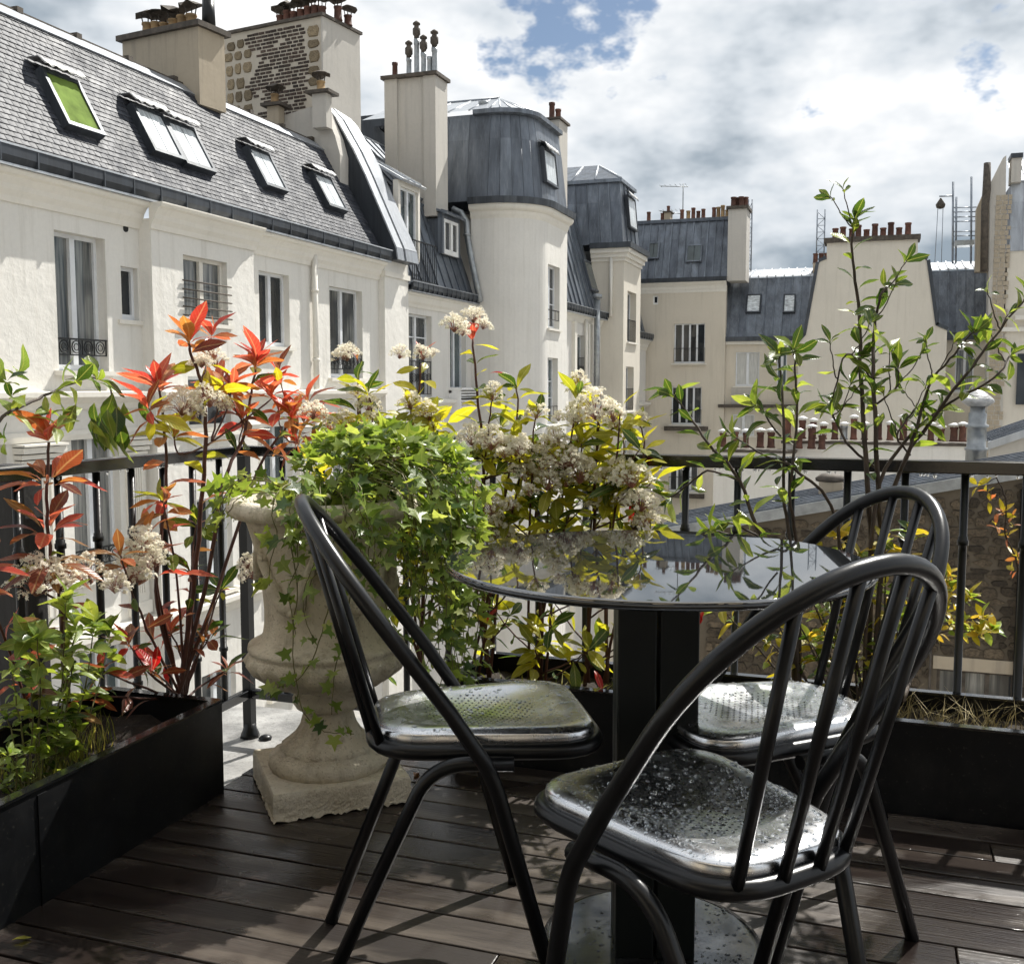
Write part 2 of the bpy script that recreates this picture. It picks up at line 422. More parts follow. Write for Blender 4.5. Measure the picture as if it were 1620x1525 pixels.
# ---------------------------------------------------------------- building helpers
Z = Vector((0, 0, 1))
class Fr:                                   # a wall frame: u along the wall, z up, d outwards
    def __init__(s, o, u, n): s.o = Vector(o); s.u = Vector(u).normalized(); s.n = Vector(n).normalized()
    def P(s, u, z, d=0): return s.o + s.u * u + Z * z + s.n * d
    def box(s, mb, u0, u1, z0, z1, d0, d1):
        P = s.P
        return mb.hexa([P(u0,z0,d0), P(u1,z0,d0), P(u1,z0,d1), P(u0,z0,d1), P(u0,z1,d0), P(u1,z1,d0), P(u1,z1,d1), P(u0,z1,d1)])
def wall_mb(fr, u0, u1, z0, z1, holes=(), depth=.22, thick=.45, mb=None):
    mb = mb or MB()
    us = sorted({u0, u1, *[min(max(h[i], u0), u1) for h in holes for i in (0, 1)]})
    zs = sorted({z0, z1, *[h[i] for h in holes for i in (2, 3)]})
    P = fr.P
    for a, b in zip(us[:-1], us[1:]):
        for c, d in zip(zs[:-1], zs[1:]):
            mu, mz = (a+b)/2, (c+d)/2
            if not any(h[0] < mu < h[1] and h[2] < mz < h[3] for h in holes):
                mb.quad(P(a,c), P(b,c), P(b,d), P(a,d))
    for h in holes:
        a, b, c, d = h[:4]; k = -depth
        mb.quad(P(a,c), P(a,d), P(a,d,k), P(a,c,k)); mb.quad(P(b,d), P(b,c), P(b,c,k), P(b,d,k))
        mb.quad(P(a,d), P(b,d), P(b,d,k), P(a,d,k)); mb.quad(P(b,c), P(a,c), P(a,c,k), P(b,c,k))
    t = -thick
    mb.quad(P(u0,z0), P(u0,z1), P(u0,z1,t), P(u0,z0,t)); mb.quad(P(u1,z1), P(u1,z0), P(u1,z0,t), P(u1,z1,t))
    mb.quad(P(u0,z1), P(u1,z1), P(u1,z1,t), P(u0,z1,t)); mb.quad(P(u1,z0,t), P(u0,z0,t), P(u0,z1,t), P(u1,z1,t))
    return mb
def window(th, fr, u0, u1, z0, z1, d=-.2, pane='glass', leaves=2, fw=.055, frame='wframe', transoms=(), sill=0, mid=.10, label=None):
    mb = MB(); B = lambda a, b, c, e, f, g: fr.box(mb, a, b, c, e, f, g)
    B(u0, u0+fw, z0, z1, d-.05, d+.03); B(u1-fw, u1, z0, z1, d-.05, d+.03)
    B(u0+fw, u1-fw, z1-fw, z1, d-.05, d+.028); B(u0+fw, u1-fw, z0, z0+fw*1.6, d-.05, d+.028)
    iu0, iu1, iz0, iz1 = u0+fw, u1-fw, z0+fw*1.6, z1-fw
    spans = []
    w = (iu1-iu0)/leaves
    for k in range(leaves):
        a = iu0 + k*w + (mid/2 if k else 0); b = iu0 + (k+1)*w - (mid/2 if k < leaves-1 else 0)
        spans.append((a, b))
        if k: B(iu0+k*w-mid/2, iu0+k*w+mid/2, iz0, iz1, d-.05, d+.045)
    for tz in transoms: 
        for a, b in spans: B(a, b, tz-.015, tz+.015, d-.03, d+.02)
    w_o = put('window', mb, M[frame], th)
    if label: w_o['label'] = label
    if pane in ('glass', 'glass_dark') and random.random() < .35: pane = 'glass_net'
    for a, b in spans:
        pm = MB(); fr.box(pm, a, b, iz0, iz1, d-.035, d-.012)
        put('pane', pm, M[pane], w_o)
    if sill:
        sm = MB(); fr.box(sm, u0-.1, u1+.1, z0-.07, z0-.005, d+.0, sill); put('sill', sm, M['trim'], w_o)
    return w_o
def guard(w_o, fr, u0, u1, z0, z1, d=.04, step=.11, scroll=False):
    mb = MB(); P = fr.P
    fr.box(mb, u0, u1, z1-.025, z1, d-.02, d+.02); fr.box(mb, u0, u1, z0, z0+.018, d-.008, d+.008)
    n = max(2, int((u1-u0)/step))
    for k in range(n+1):
        u = u0 + (u1-u0)*k/n
        if scroll and k < n:
            uc, zc, rr = u + (u1-u0)/n/2, (z0+z1)/2, min((z1-z0)*.36, (u1-u0)/n*.46)
            mb.tube([P(uc+rr*math.cos(a), zc+rr*math.sin(a), d) for a in [2*math.pi*i/12 for i in range(12)]], .009, 4, closed=True)
            mb.tube([P(uc+.55*rr*math.cos(a), zc+.55*rr*math.sin(a), d) for a in [2*math.pi*i/8 for i in range(8)]], .007, 4, closed=True)
        fr.box(mb, u-.007, u+.007, z0, z1, d-.007, d+.007)
    return put('guard_rail', mb, M['iron'], w_o)
def profile_bar(fr, u0, u1, prof, mb=None):     # prof: list of (d, z) swept along u
    mb = mb or MB(); k = len(prof)
    V = [fr.P(u0, z, d) for d, z in prof] + [fr.P(u1, z, d) for d, z in prof]
    mb.add(V, [(i, (i+1) % k, k+(i+1) % k, k+i) for i in range(k)] + [tuple(range(k))[::-1], tuple(range(k, 2*k))]); return mb
def cornice_prof(z, h=.42, p=.30):
    return [(0, z-h), (.03, z-h), (.05, z-h*.8), (.10, z-h*.62), (.12, z-h*.45), (p*.7, z-h*.22), (p*.9, z-h*.16), (p, z-h*.05), (p, z), (0, z)]
def zinc_panels(th, bot, top, mat='zinc', batten=.035, thick=.03, out=None, horiz=None, battens=True):
    """standing seam sheets between matching points of two polylines; a roll batten over each seam"""
    for i in range(len(bot)-1):
        a, b, c, d = Vector(bot[i]), Vector(bot[i+1]), Vector(top[i+1]), Vector(top[i])
        n = (b-a).cross(d-a); n = n.normalized() if n.length > 1e-9 else (b-a).cross(c-a).normalized()
        if out is not None and n.dot(Vector(out)) < 0: n = -n
        g = .004 * (b-a).normalized()
        cuts = [0] + list(horiz or []) + [1]
        for s0, s1 in zip(cuts[:-1], cuts[1:]):
            lift = n * (.006 if s0 else 0)
            put('zinc_panel', MB().slab(a.lerp(d, s0)+g+lift, b.lerp(c, s0)-g+lift, b.lerp(c, s1)-g, a.lerp(d, s1)+g, -n*thick), M[mat], th)
        if battens and i:
            e = g.normalized()*batten/2
            put('batten', MB().slab(a-e-n*.01, a+e-n*.01, d+e-n*.01, d-e-n*.01, n*(batten+.01)), M[mat], th)
def pot(th, p, r=.12, h=.5, mat='terra', cap=None, seg=10):
    mb = MB().lathe([(r*1.0, 0), (r*1.0, h*.08), (r*.86, h*.12), (r*.78, h*.82), (r*.92, h*.86), (r*.92, h), (r*.6, h), (r*.6, h*.8)], seg, p, cap=True)
    o = put('chimney_pot', mb, M[mat], th)
    if cap == 'mitre':
        c = MB(); z = p[2]+h
        for k in range(3):
            a = 2*math.pi*k/3; c.tube([(p[0]+r*.7*math.cos(a), p[1]+r*.7*math.sin(a), z-.03), (p[0]+r*1.1*math.cos(a), p[1]+r*1.1*math.sin(a), z+.17)], .012, 4)
        n = 10; V = [(p[0], p[1], z+.26)]
        for k in range(n):
            a = 2*math.pi*k/n; rr = r*(2.1 + .3*random.uniform(-1, 1)); V.append((p[0]+rr*math.cos(a), p[1]+rr*math.sin(a), z+.15+.05*random.uniform(-1, 1)))
        V.append((p[0], p[1], z+.14))
        c.add(V, [(0, 1+k, 1+(k+1) % n) for k in range(n)] + [(n+1, 1+(k+1) % n, 1+k) for k in range(n)])
        put('pot_cap', c, M['rust'], o)
    elif cap == 'hat':
        z = p[2]+h; c = MB().lathe([(r*1.35, .05), (r*1.35, .07), (r*.3, .12)], 8, (p[0], p[1], z)); 
        for k in range(3):
            a = 2.1*k+.4; c.tube([(p[0]+r*.8*math.cos(a), p[1]+r*.8*math.sin(a), z-.02), (p[0]+r*.8*math.cos(a), p[1]+r*.8*math.sin(a), z+.06)], .01, 4)
        put('pot_cap', c, M['white'], o)
    elif cap == 'cowl':
        z = p[2]+h
        c = MB().lathe([(r*.8, 0), (r*.85, .08), (r*1.25, .12), (r*1.25, .26), (r*.8, .30), (r*.7, .36), (r*1.2, .37), (r*1.2, .41), (r*.3, .47)], 10, (p[0], p[1], z)); put('pot_cap', c, M['rust'], o)
    return o
def roof_window(th, p, ax, up, w, h, n, pane='glass_curtain', awning=True, split=True, frame='zinc_dark', lab=None):
    """p: lower left corner on the roof plane, ax: along, up: up slope, n: outward"""
    p, ax, up, n = Vector(p), Vector(ax).normalized(), Vector(up).normalized(), Vector(n).normalized()
    Q = lambda a, b, d: p + ax*a + up*b + n*d
    def bx(mb, a0, a1, b0, b1, d0, d1): mb.hexa([Q(a0,b0,d0), Q(a1,b0,d0), Q(a1,b1,d0), Q(a0,b1,d0), Q(a0,b0,d1), Q(a1,b0,d1), Q(a1,b1,d1), Q(a0,b1,d1)])
    f = .07; mb = MB()
    bx(mb, 0, f, 0, h, 0, .15); bx(mb, w-f, w, 0, h, 0, .15); bx(mb, f, w-f, 0, f, 0, .15); bx(mb, f, w-f, h-f, h, 0, .15)
    o = put('roof_window', mb, M[frame], th)
    if lab: o['label'] = lab
    parts = [(f, w/2-.012), (w/2+.012, w-f)] if split else [(f, w-f)]
    for a, b in parts:
        g = MB(); bx(g, a, b, f, h-f, .10, .125); put('pane', g, M[pane], o)
    if awning:
        g = MB(); k = 12; V = []
        for i in range(k+1):
            a = -.06 + (w+.12)*i/k; j = .03*math.sin(i*2.4)
            V += [Q(a, h+.20+j*.4, .03), Q(a, h+.10, .22+j*.3), Q(a, h-.06+j*.8, .27+j*.4)]
        F = []
        for i in range(k):
            for s in range(2): F.append((i*3+s, (i+1)*3+s, (i+1)*3+s+1, i*3+s+1))
        g.add(V, F, True)
        ao = put('lead_apron', g, M['lead'], o); sm = ao.modifiers.new('thick', 'SOLIDIFY'); sm.thickness = .012
    return o
def downpipe(th, pts, r=.055, mat='trim', name='downpipe', collars=()):
    mb = MB().tube(pts, r, 10)
    for c in collars: mb.tube([Vector(c)-Z*.03, Vector(c)+Z*.03], r*1.25, 10)
    return put(name, mb, M[mat], th)
def gutter(th, fr, u0, u1, z, d0, d1, h=.20, step=.62, mat='zinc_dark'):
    mb = profile_bar(fr, u0, u1, [(d0, z-h), (d1-.05, z-h), (d1, z-h*.6), (d1, z), (d1-.02, z), (d1-.02, z-h*.5), (d1-.06, z-h+.02), (d0+.02, z-h+.02)])
    n = int((u1-u0)/step)
    for k in range(1, n):
        u = u0+(u1-u0)*k/n; fr.box(mb, u-.012, u+.012, z-h-.004, z+.006, d0, d1+.008)
    o = put('gutter', mb, M[mat], th)
    lip = MB(); fr.box(lip, u0, u1, z-h-.035, z-h-.004, d0-.06, d1-.03); put('gutter_edge', lip, M['zinc_pale'], o)
    lip2 = MB(); fr.box(lip2, u0, u1, z, z+.025, d1-.028, d1+.012); put('gutter_edge', lip2, M['zinc_pale'], o)
    return o

# ---------------------------------------------------------------- ground
struct('ground', MB().box(-400, 400, -200, 600, -15.0, -14.0), M['ground'])

# ---------------------------------------------------------------- A: the long white house on the left
XA = -11.0
FA = Fr((XA, 0, 0), (0, 1, 0), (1, 0, 0))
A = thing('apartment_house', 'long white apartment house with slate mansard roof and roof windows, nearest on the left', 'house', (XA, 15, -14))
XB = -10.77
FAb = Fr((XB, 0, 0), (0, 1, 0), (1, 0, 0))
holes1 = [(9.45, 10.82, 1.28, 3.25), (11.97, 13.0, 1.28, 3.25), (13.33, 13.72, 2.08, 2.89),
          (9.5, 10.95, -1.85, .30), (12.15, 13.15, -1.80, .38), (9.5, 10.95, -5.0, -2.9), (12.15, 13.15, -5.0, -2.9)]
put('wall', wall_mb(FA, 5, 13.77, -14, 3.66, holes1), M['stucco'], A)
holes2 = [(14.56, 15.78, 2.12, 3.20), (14.6, 15.8, .28, 1.22), (14.75, 15.75, -2.5, -.85), (14.75, 15.75, -5.6, -3.9)]
put('bay_wall', wall_mb(FAb, 13.77, 16.62, -14, 3.66, holes2, .2, .5), M['stucco'], A)
holes3 = [(17.13, 18.2, 1.82, 3.22), (19.81, 21.3, 1.24, 3.17), (17.2, 18.2, -1.7, .38), (19.85, 21.2, -1.8, .38), (17.2, 18.2, -5, -2.9), (19.85, 21.2, -5, -2.9)]
put('wall', wall_mb(FA, 16.62, 22.12, -14, 3.66, holes3), M['stucco'], A)
put('pilaster', wall_mb(Fr((XA+.16, 0, 0), (0, 1, 0), (1, 0, 0)), 22.12, 23.42, -14, 3.98, thick=.6), M['stucco'], A)
for (a, b), fr in (((5, 13.77), FA), ((13.74, 16.66), FAb), ((16.62, 22.12), FA)):
    put('cornice', profile_bar(fr, a, b, cornice_prof(3.90, .40, .26)), M['trim'], A)
    mb = profile_bar(fr, a, b, [(0, .72), (.04, .72), (.07, .80), (.16, .86), (.22, .90), (.22, .97), (0, .99)]); put('string_course', mb, M['trim'], A)
    mb = profile_bar(fr, a, b, [(0, .28), (.03, .28), (.05, .36), (.03, .42), (0, .42)]); put('string_course', mb, M['trim'], A)
put('pilaster_cap', MB().box(XA, XA+.2, 22.08, 23.46, 3.6, 3.72), M['trim'], A)
w = window(A, FA, 9.45, 10.82, 1.28, 3.25, sill=.10)
w = window(A, FA, 11.97, 13.0, 1.28, 3.25, sill=.14); guard(w, FA, 11.99, 12.98, 1.50, 1.75, -.03, .2, True)
window(A, FA, 13.33, 13.72, 2.08, 2.89, -.12, leaves=1, sill=.04, pane='glass_dark')
w = window(A, FAb, 14.56, 15.78, 2.12, 3.20, -.14, pane='glass_dark', sill=.06, frame='trim')
mb = MB()
for k in range(5): mb.tube([FAb.P(14.50, 2.22+k*.14, .03), FAb.P(15.86, 2.22+k*.14, .03)], .014, 6)
put('bar', mb, M['rust'], w)
window(A, FAb, 14.6, 15.8, .28, 1.22, -.14, pane='glass_dark', sill=.12)
window(A, FAb, 14.75, 15.75, -2.5, -.85, -.14, pane='glass_dark', sill=.12)
window(A, FAb, 14.75, 15.75, -5.6, -3.9, -.14, pane='glass_dark', sill=.1)
window(A, FA, 17.13, 18.2, 1.82, 3.22, -.16, pane='glass_dark', sill=.10)
w = window(A, FA, 19.81, 21.3, 1.24, 3.17, -.18, pane='glass_dark', sill=.10); guard(w, FA, 19.85, 21.28, 1.42, 1.78, -.03, .16, True)
for (a, b) in ((9.5, 10.95), (12.15, 13.15), (17.2, 18.2), (19.85, 21.2)):
    top = .30 if a < 10 else .38
    w = window(A, FA, a, b, -1.8 if a > 10 else -1.85, top, -.16, sill=.12); guard(w, FA, a+.02, b-.02, -1.62, -1.36, -.03, .2, True)
    w = window(A, FA, a, b, -5.0, -2.9, -.16, sill=.12)
for (a, b) in ((11.02, 11.9), (13.2, 13.74), (16.7, 17.1), (18.3, 18.75), (19.3, 19.75), (21.4, 22.05)):
    mb = MB(); FA.box(mb, a+.08, b-.08, -2.35, -.02, 0, .07); FA.box(mb, a+.04, b-.04, -2.55, -2.35, 0, .10)
    for k, (z0, z1, dd) in enumerate(((-.02, .04, .12), (.06, .12, .15), (.14, .22, .19), (.235, .265, .22))): FA.box(mb, a+.06-k*.01, b-.06+k*.01, z0, z1, 0, dd)
    for k in range(5): FA.box(mb, a+.14+k*(b-a-.28)/5, a+.14+(k+.55)*(b-a-.28)/5, -2.2, -.15, .07, .085)
    put('pilaster', mb, M['trim'], A)
for (a, b), fr in (((5, 13.77), FA), ((13.77, 16.66), FAb), ((16.62, 22.12), FA)):
    put('string_course', profile_bar(fr, a, b, [(0, -2.9), (.05, -2.9), (.1, -2.78), (.2, -2.7), (.2, -2.62), (0, -2.6)]), M['trim'], A)
gutter(A, FA, 5, 22.2, 4.16, .02, .34, .22)
downpipe(A, [(XA+.09, 19.05, 3.72), (XA+.09, 19.05, 1.0)], .062, 'trim', collars=[(XA+.09, 19.05, 3.0), (XA+.09, 19.05, 1.6)])
downpipe(A, [(XA+.09, 19.05, .70), (XA+.09, 19.05, -14)], .062, 'trim')
put('vent_hole', MB().tube([FA.P(13.47, 3.47, -.02), FA.P(13.47, 3.47, .012)], .055, 10), M['hole'], A)
# slate slope
S0, S1 = Vector((XA+.10, 0, 4.06)), Vector((-12.28, 0, 6.52))
sl_up = (S1-S0); SL = sl_up.length; sl_up = sl_up/SL; sl_n = Vector((0, 1, 0)).cross(sl_up); sl_n = sl_n if sl_n.x > 0 else -sl_n
YR0, YR1 = 5.0, 22.30
put('roof_deck', MB().slab(S0+Vector((0,YR0,0)), S0+Vector((0,YR1,0)), S1+Vector((0,YR1,0)), S1+Vector((0,YR0,0)), -sl_n*.12), M['slate'], A)
rows = 29; ex = SL/rows; sw = .138
def slate_mesh(jit):
    h = ex*1.18; t = .012
    j = [random.uniform(-jit, jit) for _ in range(4)]
    mb = MB(); w2 = sw/2-.0045
    pts = [(-w2, j[0]*.3, .015+abs(j[1])*.7), (w2, j[2]*.3, .015+abs(j[3])*.7), (w2, h, .006), (-w2, h, .006)]
    V = [Vector((0, 0, 0)) + sl_up*b + Vector((0, 1, 0))*a + sl_n*c for a, b, c in pts]
    mb.slab(V[0], V[1], V[2], V[3], -sl_n*t); return mb
variants = [slate_mesh(.012).mesh('slate') for _ in range(8)]
for m_ in variants: m_.materials.append(M['slate'])
smb = MB(); cand = []
for r_ in range(rows):
    y = 8.6 + (sw/2 if r_ % 2 else 0)
    while y < YR1-.05:
        cand.append((y, r_)); y += sw
inview = [(y, r_) for y, r_ in cand]
def px_x(p):
    v = Vector(p)-EYE; return 810+FPX*v.dot(RGT)/v.dot(FWD)
near = sorted([c for c in inview if px_x(S0+sl_up*(c[1]*ex)+Vector((0, c[0], 0))) > 0], key=lambda c: c[0])[:300]
nset = set(near); roofp = [o for o in A.children if o.name.startswith('roof_deck')][0]
for y, r_ in cand:
    base = S0+sl_up*(r_*ex-.01)+Vector((0, y, 0)); me = random.choice(variants)
    if (y, r_) in nset: o = put('slate', me, None, roofp); o.location = base
    else: smb.add([Vector(v.co)+base for v in me.vertices], [tuple(p.vertices) for p in me.polygons])
tag(put('slates', smb, M['slate'], roofp), kind='stuff')
mb = MB().slab(S1+Vector((.03, YR0, -.06)), S1+Vector((.03, YR1, -.06)), S1+Vector((-.25, YR1, .16)), S1+Vector((-.25, YR0, .16)), sl_n*.05); put('ridge_flashing', mb, M['zinc_pale'], A)
mb = MB().box(-12.75, -12.50, YR0, YR1, 6.60, 6.74)
for k in range(14): mb.box(-12.78, -12.47, YR0+.5+k*1.25, YR0+.62+k*1.25, 6.70, 6.79)
put('ridge_cap', mb, M['rust'], A)
put('upper_roof', MB().slab((-12.5, YR0, 6.62), (-12.5, YR1, 6.62), (-17, YR1, 7.0), (-17, YR0, 7.0), (0, 0, -.3)), M['zinc'], A)
def roofA(px, py, off=0):                    # photograph point -> point on the slate plane
    d = ray(px, py); t = (S0-EYE).dot(sl_n)/d.dot(sl_n); return EYE+d*t
for (x0, y0, x1, ht, pane, split, lab) in ((98, 205, 156, .98, 'greenblind', False, 'roof window with a lime green blind'), (236, 246, 283, .92, 'glass_curtain', True, None), (287, 266, 333, .92, 'glass_curtain', True, None), (414, 299, 448, .90, 'glass_curtain', True, None), (514, 331, 543, .88, 'glass_curtain', True, None)):
    p = roofA(x0, y0); q = roofA(x1, y0+(x1-x0)*.26)
    roof_window(A, p, (0, 1, 0), sl_up, (q.y-p.y), ht, sl_n, pane, True, split, lab=lab)
# raking party wall with zinc coping at the far end of the slate roof
prof = [(XA+.42, 3.98), (XA+.38, 4.25), (-11.40, 5.95), (-11.70, 6.55), (-12.15, 7.30), (-12.45, 7.62), (-13.4, 3.9)]
put('fire_wall', MB().prism([(x, 22.30, z) for x, z in prof], (0, 1.02, 0)), M['zinc_dark'], A)
lit = prof[:6]
for i in range(5):
    a, b = lit[i], lit[i+1]; nn = Vector((b[1]-a[1], 0, a[0]-b[0])).normalized(); nn = nn if nn.z > 0 or nn.x > 0 else -nn
    for (y0, y1, mt, lft) in ((22.26, 22.60, 'zinc_pale', .035), (22.60, 22.68, 'zinc_dark', .012), (22.68, 23.36, 'zinc_pale', .05)):
        put('coping_sheet', MB().slab((a[0], y0, a[1]), (a[0], y1, a[1]), (b[0], y1, b[1]), (b[0], y0, b[1]), nn*lft), M[mt], A)
# chimney one: plain rendered stack
def rot8(p, c): 
    a = R(8); x, y = p[0]-c[0], p[1]-c[1]; return (c[0]+x*math.cos(a)+y*math.sin(a), c[1]-x*math.sin(a)+y*math.cos(a))
c1 = ony(313, 42, 17.0); top1 = c1.z
cor = (c1.x, 17.0)
def quadplan(w_, d_, c): return [rot8((c[0]-w_, c[1]), c), c, rot8((c[0], c[1]+d_), c), rot8((c[0]-w_, c[1]+d_), c)]
pl = quadplan(1.95, .70, cor)
ch = put('chimney_stack', MB().prism([(x, y, 6.3) for x, y in pl], (0, 0, top1-6.3)), M['render_chim'], A); ch['label'] = 'plain ochre rendered stack'
pl2 = quadplan(2.12, .88, rot8((cor[0]+.09, cor[1]-.09), cor))
put('chimney_cap', MB().prism([(x, y, top1) for x, y in pl2], (0, 0, .10)), M['rust'], ch)
for k, t_ in enumerate((.12, .24, .36, .48, .60, .72, .86)):
    x, y = rot8((cor[0]-1.85+t_*1.9, cor[1]+.34), cor)
    if k == 6: put('flue', MB().tube([(x+.15, y, top1+.1), (x+.15, y, top1+.62)], [.13, .11], 10), M['iron'], ch)
    else: pot(ch, (x, y, top1+.10), .12, random.uniform(.22, .34), 'terra_ochre', 'mitre' if k in (0, 1, 2, 3, 5) else None)
x, y = rot8((cor[0]-2.45, cor[1]-.1), cor)
downpipe(A, [(x, y, 6.5), (x, y, 7.45)], .10, 'galv', 'vent_pipe'); put('vent_cap', MB().lathe([(.2, 0), (.22, .03), (.05, .1)], 10, (x, y, 7.5)), M['galv'], A)
# chimney two: rubble and brick party wall
c2 = ony(509, 26, 22.3); top2 = c2.z; cor2 = (c2.x, 22.3)
pl = quadplan(4.0, 1.45, cor2)
ch2 = put('chimney_stack', MB().prism([(x, y, 6.0) for x, y in pl], (0, 0, top2-6.0)), M['mortar'], A); ch2['label'] = 'broad stack of rubble stone and dark brick'
plr = quadplan(.03, 1.47, (cor2[0]+.02, cor2[1]-.01))
put('render_coat', MB().prism([(cor2[0]-.02, 22.29, 6.0), (cor2[0]+.02, 22.29, 6.0), (rot8((cor2[0]+.02, 23.76), cor2)[0], 23.77, 6.0), (rot8((cor2[0]-.02, 23.76), cor2)[0], 23.77, 6.0)], (0, 0, top2-6.0)), M['render_pale'], ch2)
pl2 = quadplan(4.15, 1.6, rot8((cor2[0]+.07, cor2[1]-.07), cor2))
put('chimney_cap', MB().prism([(x, y, top2) for x, y in pl2], (0, 0, .07)), M['rust'], ch2)
FW2 = Fr((cor2[0], cor2[1], 0), (rot8((cor2[0]-1, cor2[1]), cor2)[0]-cor2[0], rot8((cor2[0]-1, cor2[1]), cor2)[1]-cor2[1], 0), (0, -1, 0))
FW2.n = FW2.u.cross(Z) if FW2.u.cross(Z).y < 0 else -FW2.u.cross(Z)
bm_ = MB(); rows_ = int((top2-6.4)/.085)
for r_ in range(rows_):
    z = top2-.10-r_*.085; a = .42+.10*math.sin(r_*.35)+(.06 if r_ % 2 else 0); e_ = 2.0+.22*math.sin(r_*.5+1)
    while a < e_:
        if random.random() > .06:
            l_ = random.uniform(.13, .17); FW2.box(bm_, a, a+l_, z-.05, z, -.02, random.uniform(.008, .03))
        a += .185
tag(put('bricks', bm_, M['brick'], ch2), kind='stuff')
def stone_mesh(w_, h_, t_):
    mb = MB(); n = 10; V = []
    for dd, k in ((0, 1.0), (t_, .90)):
        for i in range(n):
            a = 2*math.pi*i/n+.3; c, s = math.cos(a), math.sin(a); q = (abs(c)**7+abs(s)**7)**(-1/7)
            j = random.uniform(.86, 1.02)*k; V.append((w_/2*c*q*j, dd, h_/2*s*q*j))
    V.append((random.uniform(-.1, .1), t_*1.1, random.uniform(-.1, .1)))
    mb.add(V, [(i, (i+1) % n, n+(i+1) % n, n+i) for i in range(n)] + [(n+i, n+(i+1) % n, 2*n) for i in range(n)]); return mb
stones = [stone_mesh(1, 1, 1).mesh('stone') for _ in range(8)]
for m_ in stones: m_.materials.append(M['stone'])
def rough_stone():
    n = random.choice((5, 6, 7)); mb = MB(); an = sorted((2*math.pi*(i+random.uniform(-.3, .3))/n) for i in range(n)); V = []
    rad = []
    for a in an: c, s = math.cos(a), math.sin(a); rad.append(.5*(abs(c)**5+abs(s)**5)**-.2*random.uniform(.85, 1.04))
    for dd, k in ((0, 1.0), (random.uniform(.5, 1), .93)):
        for a, r_ in zip(an, rad): V.append((r_*k*math.cos(a), dd*random.uniform(.7, 1.1), r_*k*math.sin(a)))
    mb.add(V, [(i, (i+1) % n, n+(i+1) % n, n+i) for i in range(n)]+[tuple(n+i for i in range(n))]); return mb
wstones = [rough_stone().mesh('stone') for _ in range(16)]
for m_ in wstones: m_.materials.append(M['wallstone'])
def put_stone(par, fr, u, z, w_, h_, t_, lst):
    o = put('stone', random.choice(lst), None, par); b = Matrix((( *fr.u,), (*fr.n,), (0, 0, 1))).transposed().to_4x4()
    o.matrix_local = Matrix.Translation(fr.P(u, z, 0)) @ b @ Matrix.Diagonal((w_*random.choice((1, -1)), t_, h_, 1)); return o
for (ua, ub) in ((.06, .44), (2.1, 4.0)):
    z = top2-.16
    while z > 6.3:
        u = ua; h_ = random.uniform(.18, .30)
        while u < ub-.08:
            w_ = random.uniform(.2, .40); w_ = min(w_, ub-u)
            if random.random() < (.93 if ua > 1 else .97): put_stone(ch2, FW2, u+w_/2, z-h_/2+random.uniform(-.02, .02), w_*.92, h_*.92, .03, stones)
            u += w_+.03
        z -= h_+.04
for k in range(9):
    u = .15+k*.18 if k < 7 else .1; x, y = (FW2.P(.25+k*.21, 0, -.35)[:2]) if k < 7 else (FW2.P(-.02, 0, -.6-(k-7)*.4)[:2])
    pot(ch2, (x, y, top2+.07), .11, random.uniform(.22, .36), 'terra', 'mitre')
# small stack in front of it
c3 = ony(497, 150, 21.3)
for (px_, py_, w_, mt) in ((435, 170, .30, 'render_chim'), (508, 150, .36, 'render_pale')):
    c3 = ony(px_, py_, 21.7); s3 = put('chimney_stack', MB().box(c3.x-w_/2, c3.x+w_/2, 21.6, 21.86, c3.z-.75, c3.z), M[mt], A)
    put('chimney_cap', MB().box(c3.x-w_/2-.12, c3.x+w_/2+.12, 21.5, 22.0, c3.z, c3.z+.07), M['rust'], s3); pot(s3, (c3.x, 21.7, c3.z+.07), .11, .22, 'terra_ochre', 'mitre')
put('upper_wall', MB().prism([ony(x, y, 21.88) for x, y in ((395, 240), (400, 205), (440, 186), (490, 170), (512, 172), (530, 215), (538, 245), (538, 300), (395, 300))][::-1], (0, .4, 0)), M['render_pale'], A)

# ---------------------------------------------------------------- B: house with the zinc roof, balcony door and small dormer
B_ = thing('apartment_house', 'grey-white house with dark zinc mansard and a balcony door, between slate-roofed house and round wing', 'house', (XA, 25.7, -14))
FB = FA
holesB = [(23.72, 25.18, .78, 2.86), (26.42, 27.6, .95, 2.70), (23.75, 25.15, -2.5, -.3), (26.3, 27.5, -2.5, -.3)]
put('wall', wall_mb(FB, 23.42, 28.0, -14, 3.30, holesB), M['stucco_shade'], B_)
put('cornice', profile_bar(FB, 23.42, 28.0, cornice_prof(3.36, .34, .2)), M['trim'], B_)
put('string_course', profile_bar(FB, 23.42, 28.0, [(0, .5), (.1, .55), (.24, .62), (.24, .70), (0, .74)]), M['trim'], B_)
w = window(B_, FB, 23.72, 25.18, .78, 2.86, -.18, sill=.05, transoms=(2.3,)); guard(w, FB, 23.75, 25.15, .85, 1.7, -.02, .2, True)
window(B_, FB, 26.42, 27.6, .95, 2.70, -.18, sill=.08)
window(B_, FB, 23.75, 25.15, -2.5, -.3, -.18, sill=.08); window(B_, FB, 26.3, 27.5, -2.5, -.3, -.18, sill=.08)
mb = MB(); 
for k in range(6): FB.box(mb, 26.35, 27.75, .72-.0+k*.0, .74, .0, .34)
FB.box(mb, 26.30, 27.8, .96, 1.02, 0, .40)
for k in range(7): FB.box(mb, 26.4, 27.7, .40+k*.08, .44+k*.08, .28, .33)
for u in (26.32, 27.72): FB.box(mb, u, u+.06, .34, .98, 0, .34)
put('louvre_box', mb, M['white'], B_)
gutter(B_, FB, 23.42, 28.0, 3.60, .02, .30, .20, .3)
bz0, bz1, bz2 = 3.55, 6.05, 7.9
